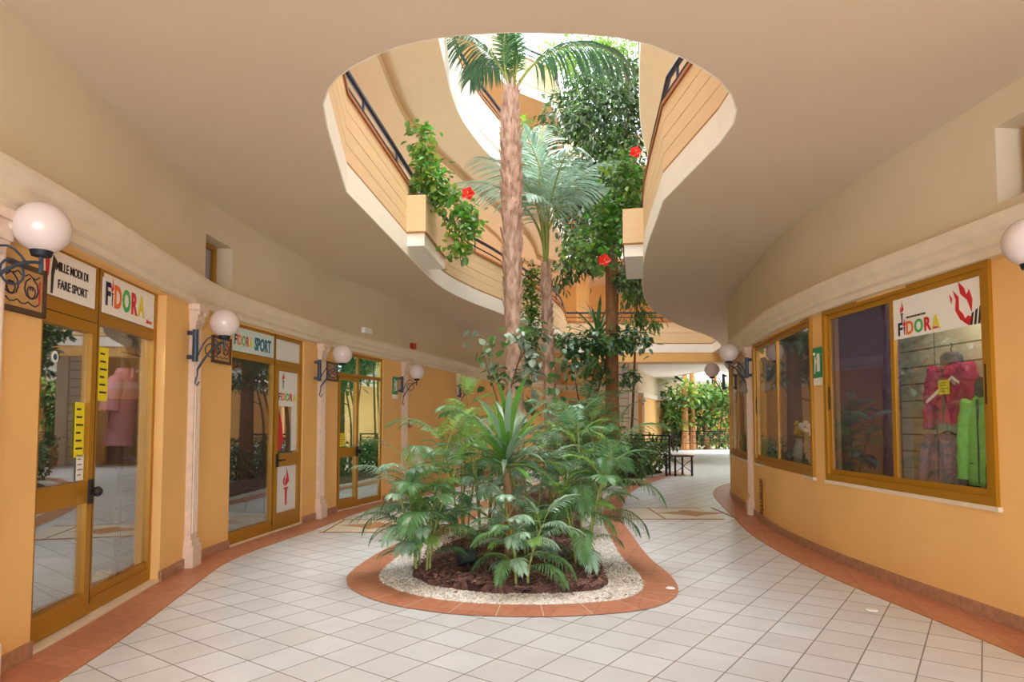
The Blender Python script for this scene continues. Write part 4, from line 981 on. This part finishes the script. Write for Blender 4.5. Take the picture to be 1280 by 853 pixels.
# broadleaf trees and shrubs
def add_leaf(mb, p, d, up, L, w, m):
    s_ = d.cross(up)
    if s_.length < .01: s_ = Vector((1, 0, 0))
    s_.normalize(); n = s_.cross(d).normalized(); f = n*w*.25
    mb.add([p, p+d*L*.3-s_*w+f, p+d*L*.7-s_*w*.8+f*.5-n*L*.05, p+d*L-n*L*.15, p+d*L*.7+s_*w*.8+f*.5-n*L*.05, p+d*L*.3+s_*w+f], [(0, 1, 2, 3), (0, 3, 4, 5)], m)
def crown(mb, blobs, L, w, mats, seed=1, droop=.4, clump=6):
    r = random.Random(seed)
    for (c, rad, n) in blobs:
        c = Vector(c); rad = Vector(rad) if not isinstance(rad, (int, float)) else Vector((rad,)*3)
        for k in range(max(1, n//clump)):
            while True:
                q = Vector((r.uniform(-1, 1), r.uniform(-1, 1), r.uniform(-1, 1)))
                if .3 < q.length < 1: break
            o = c+Vector((q.x*rad.x, q.y*rad.y, q.z*rad.z)); out = q.normalized(); m = r.choice(mats)
            for j in range(clump):
                d = (out*.6+Vector((r.gauss(0, .6), r.gauss(0, .6), r.gauss(0, .45)-droop))).normalized()
                p = o+Vector((r.gauss(0, .4), r.gauss(0, .4), r.gauss(0, .4)))*L*1.4
                s_ = r.uniform(.7, 1.15); add_leaf(mb, p, d, Vector((r.gauss(0, .3), r.gauss(0, .3), 1)), L*s_, w*s_, m)
def flower(parent, pos, r=.11, seed=1):
    f = MB()
    for k in range(5):
        a = 2*PI*k/5; d = Vector((math.cos(a), -.5, math.sin(a))).normalized(); add_leaf(f, Vector(pos), d, Vector((0, -1, .2)), r, r*.5, petal)
    f.tube([Vector(pos), Vector(pos)+Vector((0, -r*.9, 0))], r*.08, yel, 5)
    o = f.build('flower', parent); o['label'] = 'open red hibiscus flower'; return o
def rel(pts, b): return [tuple(Vector(p)-b) for p in pts]
# big tree
Yt = 15.6; base = Vector((gy(766, 590, Yt).x, Yt, .04)); G = lambda x, y, Y=Yt: gy(x, y, Y)-base
t = thing('broadleaf_tree', 'large dark-leaved tree with thick orange brown trunk filling the opening', 'tree', base)
mb = MB(); trunk(mb, [(0, 0, -.05), G(765, 480), G(765, 400), G(765, 340), G(762, 270), G(768, 200)], [.19, .155, .15, .16, .12, .09], bark_o, 14)
trunk(mb, [G(764, 330), G(745, 270, 15.8), G(735, 200, 16), G(728, 130, 16.2)], [.1, .08, .06, .03], bark_o, 8)
trunk(mb, [G(768, 210), G(778, 175), G(787, 145), G(785, 112), G(782, 80)], [.1, .09, .085, .07, .04], bark_o, 8)
mb.build('trunk', t, True)
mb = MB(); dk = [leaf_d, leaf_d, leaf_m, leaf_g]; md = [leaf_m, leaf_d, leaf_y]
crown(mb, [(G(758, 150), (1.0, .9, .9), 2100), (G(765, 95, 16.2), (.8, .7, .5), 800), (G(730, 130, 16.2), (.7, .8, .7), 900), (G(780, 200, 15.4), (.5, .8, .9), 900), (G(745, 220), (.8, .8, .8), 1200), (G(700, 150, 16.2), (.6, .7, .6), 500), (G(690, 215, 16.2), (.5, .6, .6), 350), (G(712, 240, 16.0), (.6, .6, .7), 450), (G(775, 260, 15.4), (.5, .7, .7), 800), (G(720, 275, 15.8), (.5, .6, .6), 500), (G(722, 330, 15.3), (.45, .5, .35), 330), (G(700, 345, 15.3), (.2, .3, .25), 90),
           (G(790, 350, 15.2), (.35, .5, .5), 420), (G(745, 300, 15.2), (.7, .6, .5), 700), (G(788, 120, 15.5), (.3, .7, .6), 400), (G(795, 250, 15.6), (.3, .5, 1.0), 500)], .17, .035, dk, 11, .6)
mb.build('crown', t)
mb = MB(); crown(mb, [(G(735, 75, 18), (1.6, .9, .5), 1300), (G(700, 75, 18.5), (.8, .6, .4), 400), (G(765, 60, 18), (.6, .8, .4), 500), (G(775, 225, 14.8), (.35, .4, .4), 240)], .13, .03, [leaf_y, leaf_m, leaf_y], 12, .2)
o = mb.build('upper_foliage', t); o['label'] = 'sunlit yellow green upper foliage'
# hibiscus cascades
def bush(name, label, cat, base, blobs, L, w, mats, seed, flowers=(), stems=(), droop=.3):
    base = Vector(base); t = thing(name, label, cat, base, {'low_shrub': 'low shrubs by the iron bench', 'courtyard_shrub': 'shrubs of the far courtyard', 'hibiscus_shrub': 'shrubs in the balcony planters'}.get(name)); mb = MB()
    crown(mb, [(Vector(c)-base, r_, n) for c, r_, n in blobs], L, w, mats, seed, droop); mb.build('foliage', t)
    if stems:
        mb = MB()
        for s_ in stems: trunk(mb, [Vector(p)-base for p in s_[0]], s_[1], twig, 6)
        mb.build('stems', t, True)
    for f in flowers: flower(t, Vector(f)-base)
    return t
Yp = 9.75
bright = [leaf_y, leaf_m, mat('leaf_bright', (96,168,60), .4, noise_=.2, scale=3, trans=.4)]
# right planter box with hibiscus
boxR = gz(805, 330, ZC); xe = boxR.x
def planter_box(label, M, w, d, h):
    t = thing('balcony_planter', label, 'planter', M); b = MB()
    b.box(0, w, 0, d, 0, .22*h+.02, fascia); b.box(-.03, w+.03, -.03, d, .22*h+.02, .25*h+.02, groove); b.box(-.02, w+.02, -.02, d, .25*h+.02, h, parap); b.build('box', t)
    MB().box(.05, w-.05, .05, d-.02, h, h+.012, mulch_m).build('soil', t); return t
# left box: protrudes from the parapet towards the opening
pa = Vector((-1.56, 9.35)); pb_ = Vector((-1.42, 10.8))
M, L = frame2(pa, pb_, 4.0); planter_box('ochre balcony planter box full of green shrub on left parapet', M @ Matrix.Translation((0, -.3, 0)), L, .3, .74)
pa2 = Vector((2.33, 11.5)); pb2 = Vector((2.02, 9.9)); M, L = frame2(pa2, pb2, 4.0); planter_box('ochre balcony planter box below red flowers on right parapet', M @ Matrix.Translation((0, -.3, 0)), L, .3, .74)
g = lambda x, y, Y: gy(x, y, Y)
bush('hibiscus_shrub', 'bright green shrub growing up and trailing from the left planter box', 'shrub', (g(540, 250, 9.6)), [(g(528, 175, 9.7), (.12, .2, .25), 90), (g(535, 205, 9.7), (.22, .25, .25), 200), (g(540, 232, 9.6), (.28, .3, .2), 230), (g(565, 255, 9.5), (.22, .25, .18), 150), (g(578, 282, 9.4), (.2, .2, .2), 120), (g(572, 305, 9.3), (.13, .15, .15), 55), (g(560, 325, 9.3), (.05, .08, .08), 14), (g(592, 270, 9.4), (.12, .15, .08), 30)], .12, .04, bright, 21, [g(585, 243, 9.2)],
     [([g(540, 252, 9.6), g(530, 200, 9.7), g(527, 155, 9.7)], [.012, .008, .004]), ([g(545, 250, 9.6), g(575, 262, 9.45), g(572, 310, 9.3)], [.01, .008, .003])])
bush('hibiscus_shrub', 'leafy shrub with red flowers spilling over the right planter box', 'shrub', (g(792, 262, 10.6)), [(g(785, 235, 10.6), (.3, .35, .3), 300), (g(770, 265, 10.5), (.32, .3, .25), 280), (g(755, 295, 10.4), (.3, .3, .3), 260), (g(775, 215, 10.8), (.25, .3, .3), 180), (g(748, 322, 10.3), (.3, .25, .2), 150), (g(720, 310, 10.6), (.25, .25, .2), 110)], .12, .04, bright+[leaf_m, leaf_d], 22, [g(794, 191, 10.2), g(755, 326, 9.9)],
     [([g(792, 262, 10.6), g(780, 230, 10.6), g(775, 200, 10.8)], [.014, .01, .004]), ([g(790, 262, 10.6), g(765, 270, 10.5), g(745, 320, 10.3)], [.014, .01, .004])])
bush('flowering_creeper', 'leafy creeper with red flower behind the tall palm trunk', 'creeper', (g(665, 400, 13.6)), [(g(664, 185, 14.5), (.3, .3, .3), 160), (g(670, 215, 14.5), (.3, .3, .3), 160), (g(655, 165, 14.5), (.2, .2, .3), 80)], .13, .035, [leaf_m, leaf_y], 23, [g(663, 178, 14)])
bush('hanging_ivy', 'column of small-leaved ivy hanging beside the tall palm trunk', 'ivy', (g(664, 455, 12.9)), [(g(664, 350, 12.9), (.15, .15, .35), 260), (g(663, 380, 12.9), (.17, .15, .35), 300), (g(666, 410, 12.9), (.18, .15, .35), 300), (g(664, 438, 12.9), (.14, .15, .25), 200)], .075, .03, [leaf_m, leaf_y, leaf_d], 24, stems=[([g(664, 455, 12.9), g(664, 400, 12.9), g(664, 335, 12.9)], [.02, .015, .008])])
# rubber-leaved ficus behind the dracaena
b0 = gz(612, 655); b0.z = .04
Yf = b0.y
bl = [(g(600, 420, Yf), (.1, .1, .1), 12), (g(607, 445, Yf), (.15, .15, .12), 18), (g(640, 425, Yf), (.2, .2, .12), 30), (g(665, 415, Yf), (.2, .2, .1), 30), (g(665, 440, Yf), (.2, .2, .12), 30), (g(675, 460, Yf), (.2, .2, .08), 24), (g(610, 470, Yf), (.2, .2, .08), 20), (g(640, 470, Yf), (.3, .2, .1), 24), (g(690, 480, Yf), (.15, .15, .08), 14), (g(655, 500, Yf), (.2, .2, .1), 16)]
t = bush('ficus', 'loose ficus with large round dark and silvery leaves behind the dracaena', 'ficus', b0, bl, .15, .055, [leaf_d, leaf_g, leaf_d, leaf_g, leaf_m], 31, droop=.55,
     stems=[([b0, g(618, 560, Yf), g(640, 480, Yf), g(655, 430, Yf)], [.025, .02, .014, .006]), ([g(628, 520, Yf), g(612, 470, Yf), g(600, 425, Yf)], [.012, .009, .004]), ([g(640, 480, Yf), g(672, 465, Yf), g(690, 480, Yf)], [.012, .009, .004]), ([g(648, 455, Yf), g(665, 420, Yf)], [.01, .004])])
# spreading multi stem shrub
b0 = gz(733, 606); b0.z = .04; Ys = b0.y
bl = [(g(705, 425, Ys), (.35, .3, .12), 90), (g(735, 432, Ys), (.55, .5, .25), 300), (g(765, 428, Ys), (.5, .5, .22), 260), (g(790, 425, Ys), (.4, .4, .15), 150), (g(715, 450, Ys), (.3, .3, .2), 90), (g(775, 470, Ys), (.4, .3, .12), 80), (g(745, 455, Ys), (.4, .3, .2), 120), (g(806, 432, Ys), (.12, .2, .1), 24), (g(735, 480, Ys), (.3, .3, .12), 36)]
bush('schefflera', 'spreading multi-stemmed shrub with glossy leaf canopy before brown tree trunk', 'shrub', b0, bl, .19, .055, [leaf_d, leaf_s, leaf_m, leaf_d], 32,
     stems=[([b0, g(728, 530, Ys), g(740, 480, Ys), g(745, 440, Ys)], [.04, .03, .022, .01]), ([b0+Vector((.1, 0, 0)), g(738, 530, Ys), g(750, 480, Ys), g(765, 430, Ys)], [.035, .028, .02, .01]), ([g(728, 530, Ys), g(720, 480, Ys), g(712, 435, Ys)], [.025, .015, .006]), ([g(742, 505, Ys), g(775, 490, Ys), g(778, 465, Ys)], [.015, .01, .005])], droop=.45)
# thin curved tree right of the trunk
b0 = gz(786, 596); b0.z = .04; Yh = b0.y
bush('slender_tree', 'very thin curving tree with drooping leaf tufts right of the brown trunk', 'tree', b0, [(g(797, 395, Yh), (.3, .3, .3), 80), (g(800, 360, Yh), (.5, .4, .35), 220), (g(812, 400, Yh), (.3, .3, .25), 70), (g(782, 345, Yh), (.4, .4, .3), 130), (g(803, 330, Yh), (.3, .3, .3), 120)], .22, .035, [leaf_d, leaf_m], 33, stems=[([b0, g(790, 530, Yh), g(793, 460, Yh), g(795, 400, Yh), g(800, 350, Yh)], [.045, .035, .03, .025, .012])], droop=.9)
# low dark shrubs near the bench
k = 0
for (px, py, lab) in ((785, 612, 'low dark shrub at the rim of the bed nearest the palms'), (800, 603, 'low dark shrub at the bed rim before the iron bench, left one'), (820, 598, 'low dark shrub in front of the iron bench, right one'), (772, 600, 'low dark shrub behind the rim shrubs'), (806, 590, 'low dark shrub growing through the iron railing')):
    b0 = gz(px-6, py-6); b0.z = .03; k += 1
    bush('low_shrub', lab, 'shrub', b0, [(b0+Vector((0, 0, .45)), (.55, .5, .42), 420), (b0+Vector((.2, .2, .75)), (.35, .35, .25), 130)], .16, .035, [leaf_d, leaf_d, leaf_m], 40+k, stems=[([b0, b0+Vector((.05, 0, .4)), b0+Vector((.2, .1, .8))], [.02, .014, .006]), ([b0, b0+Vector((-.15, 0, .3)), b0+Vector((-.3, .1, .6))], [.015, .01, .005])])

# ------------------------------------------------------------------ iron benches
def bench(M, L, label, D=.55, hb=.95):
    t = thing('iron_bench', label, 'bench', M)
    s = MB()
    for k in range(5): s.box(0, L, -D+.02+k*(D/5), -D+.09+k*(D/5), .43, .455, wood_d)
    s.build('seat', t)
    b = MB(); b.box(0, L, -.02, .02, hb-.04, hb, iron); b.box(0, L, -.015, .015, .55, .57, iron); b.box(0, L, -.015, .015, hb-.14, hb-.12, iron); bo = b.build('backrest', t); b = MB()
    n = max(2, int(L/.4))
    for k in range(n):
        x0 = L*k/n; x1 = L*(k+1)/n
        b.tube([(x0, 0, .57), (x1, 0, hb-.14)], .01, iron, 6); b.tube([(x1, 0, .57), (x0, 0, hb-.14)], .01, iron, 6)
        b.tube([((x0+x1)/2+.08*math.cos(q), 0, (.57+hb-.14)/2+.08*math.sin(q)) for q in [2*PI*i/12 for i in range(12)]], .008, iron, 6, closed=True)
    b.build('lattice', bo)
    for x in (.03, L-.03):
        for y in (-D+.05, 0):
            MB().box(x-.025, x+.025, y-.025, y+.025, 0, hb if y == 0 else .43, iron).build('leg', t)
        a = MB(); a.tube([(x, 0, .68), (x, -D+.12, .68), (x, -D+.05, .6), (x, -D+.05, .43)], .014, iron, 6); a.tube([(x, -.03, .1), (x, -D+.08, .4)], .01, iron, 6); a.tube([(x, -.03, .4), (x, -D+.08, .1)], .01, iron, 6); a.build('armrest', t)
    return t
pL = gz(768, 588); pR = gz(834, 592)
M, L = frame2(Vector((3.0, 19.0)), Vector((4.42, 18.35))); 
bench(M @ Matrix.Translation((0, 0, 0)) @ Matrix.Rotation(0, 4, 'Z'), L, 'dark iron bench with lattice back at the far end of the bed', .5, 1.12)
st = thing('iron_stool', 'small dark iron table at the right end of the iron bench', 'side table', XYZ(4.62, 18.25, 0, .3))
MB().box(-.3, .3, -.28, .28, .52, .56, wood_d).build('tabletop', st)
for x in (-.26, .26):
    for y in (-.24, .24): MB().box(x-.02, x+.02, y-.02, y+.02, 0, .52, iron).build('leg', st)
q = MB(); q.tube([(-.26, -.24, .1), (.26, -.24, .45)], .01, iron, 5); q.tube([(-.26, -.24, .45), (.26, -.24, .1)], .01, iron, 5); q.build('lattice', st)
M, L = frame2(Vector((8.1, 33.2)), Vector((11.6, 33.6))); bench(M, L, 'long iron bench with lattice back in the far courtyard', .6, 1.05)

# ------------------------------------------------------------------ far end: cross wall, beam, second courtyard
mb = MB(); mb.box(1.0, 13.5, 22.5, 22.9, ZC-.32, ZC+.01, wall_y); recalc(mb.build('trim_beam', kind='structure'))
mb = MB(); mb.box(-2, 3.8, 25.4, 25.6, 0, ZC, wall_y); mb.box(-2, 3.8, 25.3, 25.4, ZD, ZD+.25, cream); mb.build('wall_far_left', kind='structure')
MB().box(3.8, 4.5, 25.3, 25.6, 0, ZC, tilew_m).build('wall_tiled', kind='structure')
MB().box(4.5, 4.85, 25.2, 25.7, 0, ZC, parap_w).build('wall_pier', kind='structure')
t = thing('pilaster', 'ochre far pilaster beside the white tiled wall', 'pilaster', Vector((5.08, 26.6, 0))); MB().box(-.17, .17, -.17, .17, 0, 2.5, wall_y).build('shaft', t); MB().box(-.22, .22, -.22, .22, 2.5, 2.66, cream).build('capital', t); MB().box(-.22, .22, -.22, .22, 0, .2, pinkst).build('plinth', t)
d4 = thing('door_4', 'x', 'x', Vector((2.75, 25.38, 0))); del d4['label']; del d4['category']; d4['kind'] = 'structure'
f = MB(); rect_frame(f, -.55, .55, 0, 2.3, .07, -.04, .01, frame_m); f.build('door_frame', d4); MB().box(-.48, .48, -.02, 0, .07, 2.23, glass_b).build('pane', d4)
slab('ceiling_far', [Vector(p) for p in ((1.9, 27), (22, 27), (22, 60), (1.9, 60))], [[Vector(p) for p in ((9.0, 31), (8.6, 34), (10, 38), (14, 40), (18, 39), (18, 32), (14, 31))]], ZC, ZC+.2, fascia)
mb = MB(); H_b = [Vector(p) for p in ((9.0, 31), (8.6, 34), (10, 38), (14, 40), (18, 39), (18, 32), (14, 31))]; ring(mb, H_b, ZC, ZC+.25, 0, .2, fascia); ring(mb, H_b, ZC+.25, ZC+1.1, 0, .15, parap_w); recalc(mb.build('wall_balcony_far', kind='structure'))
FP = Path([(4.8, 25.65), (4.95, 27), (5.6, 29.2), (6.9, 33), (8.6, 37), (11, 41), (14, 44), (19, 46), (22, 46)], 1); mb = MB(); FP.ribbon(mb, 0, FP.L, 0, ZD, 0, -.2, wall_y, .6); FP.ribbon(mb, 0, FP.L, ZD+.2, ZC+.0, 0, -.2, wall_b, .6); FP.ribbon(mb, 0, FP.L, ZD, ZD+.22, .12, -.2, cream, .6); recalc(mb.build('wall_far_courtyard', kind='structure', smooth=True))
FP2 = Path([(13.2, 21), (16, 24), (19, 30), (21.5, 38), (22.3, 47)], -1); mb = MB(); FP2.ribbon(mb, 0, FP2.L, 0, ZC, 0, -.2, wall_y, .6); recalc(mb.build('wall_far_right', kind='structure', smooth=True))
for (u, lab) in ((3.0, 'pale far pilaster near the small far globe lamp'), (5.6, 'pale far pilaster beside the far courtyard shop door')): pilaster(FP, u, lab, .22)
c = gy(803, 500, 29.3); 
globe_lamp(FP.off(FP.near(c)-.1, 0), c, 'tiny distant globe lamp on the far courtyard wall', .16)
d5 = thing('door_5', 'x', 'x', on_wall(FP, 4.3, 0, .01)); del d5['label']; del d5['category']; d5['kind'] = 'structure'
f = MB(); rect_frame(f, -.6, .6, 0, 2.4, .09, -.04, .01, fascia); f.build('door_frame', d5); MB().box(-.51, .51, -.02, 0, .09, 2.31, glass_g).build('pane', d5)
# terracotta pot
pt = thing('potted_plant', 'terracotta pot with small green plant by the far ochre wall', 'potted plant', Vector((gy(797, 545, 24.3).x, 24.3, 0))); MB().lathe([(.14, 0), (.24, .1), (.27, .4), (.2, .58), (.26, .66), (.2, .66)], mat('terracotta', (206,140,100), .7)).build('pot', pt, True)
q = MB(); crown(q, [((0, 0, .85), (.2, .2, .16), 90)], .13, .03, [leaf_m], 61); q.build('foliage', pt)
# far trees
for k, (px, lab, rad) in enumerate(((857, 'far courtyard tree with straight orange trunk, left one', .22), (866, 'far courtyard tree with straight orange trunk, middle one', .2), (885, 'far courtyard tree with leaning orange trunk, right one', .16))):
    Y = 35.2+k*.5; b0 = Vector((gy(px, 560, Y).x, Y, .02)); t = thing('courtyard_tree', lab, 'tree', b0, 'trees of the far courtyard'); mb = MB()
    le = -.5 if k == 2 else 0
    trunk(mb, [(0, 0, 0), (le*.2, 0, 1.2), (le*-.6, 0, 2.4), (le*-1, 0, 4.8)], [rad, rad*.8, rad*.75, rad*.6], bark_o if k < 0 else mat('orange_bark', (196,142,92), .85, noise_=.2), 8); mb.build('trunk', t, True)
    mb = MB(); crown(mb, [((.4*k-.1, 0, 3.0), (1.2, .9, .6), 260), ((-.5+1.1*k, .3, 1.9), (.9, .8, .7), 220), ((0, .5, 5.6), (1.8, 1.2, .8), 260)], .3, .09, [leaf_m, leaf_d, leaf_y], 70+k, .3); mb.build('crown', t)
for k, (px, py, lab, w_) in enumerate(((842, 505, 'bushy far shrub left of the orange trunks', 1.0), (872, 520, 'bushy far shrub behind the far bench', 1.4), (903, 500, 'bushy far shrub right of the orange trunks', 1.1), (848, 528, 'low far shrub beside the far bench', .8))):
    b0 = Vector((gy(px, 550, 36.5).x, 36.5+k*.3, .02)); c = gy(px, py, 36.5)
    bush('courtyard_shrub', lab, 'shrub', b0, [(c, (w_, .8, .9), 380), (Vector((c.x, c.y, .7)), (w_*.9, .7, .6), 200)], .28, .08, [leaf_m, leaf_d, leaf_y, leaf_d], 80+k, stems=[([b0, Vector((b0.x+.1, b0.y, 1.2)), c], [.06, .04, .02])])
# soffit light panel
tag(MB().box(0, 1.4, 0, .8, -.04, 0, cream).build('ceiling_panel', M=Matrix.Translation((5.6, 24.2, ZC))), 'pale recessed ceiling panel beyond the far beam', 'ceiling panel')
# pinkish roof edge glimpsed above
# far upper facade details: blue lattice railing and columns
for k, (x, lab) in enumerate(((2.6, 'ochre column on the far upper balcony, left one'), (3.7, 'ochre column on the far upper balcony, second from left'), (6.6, 'ochre column on the far upper balcony, right one'))):
    t = thing('column', lab, 'column', Vector((x, 24.0, ZC+.2)), 'columns of the far upper balcony'); MB().box(-.2, .2, -.2, .2, 0, Z2-ZC-.2, wall_y).build('shaft', t); MB().box(-.26, .26, -.26, .26, Z2-ZC-.45, Z2-ZC-.2, cream).build('capital', t)

# ------------------------------------------------------------------ light
w = bpy.data.worlds.new('sky'); scn.world = w; w.use_nodes = True; n = w.node_tree.nodes; l = w.node_tree.links
bg = n['Background']; bg.inputs[0].default_value = (.82, .91, 1, 1); bg.inputs[1].default_value = 5.2
su = bpy.data.lights.new('sun', 'SUN'); su.energy = 7.0; su.angle = math.radians(50); su.color = (1, .96, .88)
so = bpy.data.objects.new('sun', su); C.objects.link(so); so.rotation_euler = Vector((-.22, .12, -1)).to_track_quat('-Z', 'Y').to_euler()
for M, L, col, e in ((M1, L1, (1, .95, .88), 28), (M2, L2, (1, .9, .8), 30), (M3, L3, (.9, 1, .85), 50), (MW @ Matrix.Translation((.5, -.1, -ZS)), LWi, (1, .96, .86), 13), (MX @ Matrix.Translation((0, -.1, -ZS)), LX, (1, .95, .9), 20)):
    la = bpy.data.lights.new('shop_light', 'POINT'); la.energy = e; la.shadow_soft_size = .15; la.color = col
    o = bpy.data.objects.new('shop_light', la); C.objects.link(o); o.matrix_world = M @ Matrix.Translation((L*.6, .42 if e == 13 else .6, 2.5)) 

def area(name, loc, aim, sx, sy, e, col):
    a = bpy.data.lights.new(name, 'AREA'); a.shape = 'RECTANGLE'; a.size = sx; a.size_y = sy; a.energy = e; a.color = col
    o = bpy.data.objects.new(name, a); C.objects.link(o); o.location = loc; o.rotation_euler = (Vector(aim)-Vector(loc)).to_track_quat('-Z', 'Y').to_euler()
area('rear_fill', (.5, -5.2, 1.6), (.3, 6, 2.6), 6.5, 3.2, 180, (.8, .9, 1))  # added fill light behind the camera, brightens the whole corridor
area('upward_fill', (.3, -3.6, .1), (.3, .5, 3.87), 5.5, 3, 150, (.97, .97, 1))  # added fill near the floor behind the camera, aimed up to lift the ceiling
# ------------------------------------------------------------------ camera
cam = bpy.data.cameras.new('camera'); co = bpy.data.objects.new('camera', cam); C.objects.link(co)
co.location = (0, 0, H_); co.rotation_euler = (PI/2+P_, 0, 0)
cam.sensor_width = 36; cam.lens = F_/1280*36; cam.shift_y = SH_/1280; cam.clip_start = .05; cam.clip_end = 300
scn.camera = co
scn.view_settings.view_transform = 'Standard'
scn.view_settings.look = 'None'; scn.view_settings.exposure = 0.0
scn.cycles.max_bounces = 12; scn.cycles.diffuse_bounces = 8; scn.cycles.transparent_max_bounces = 12
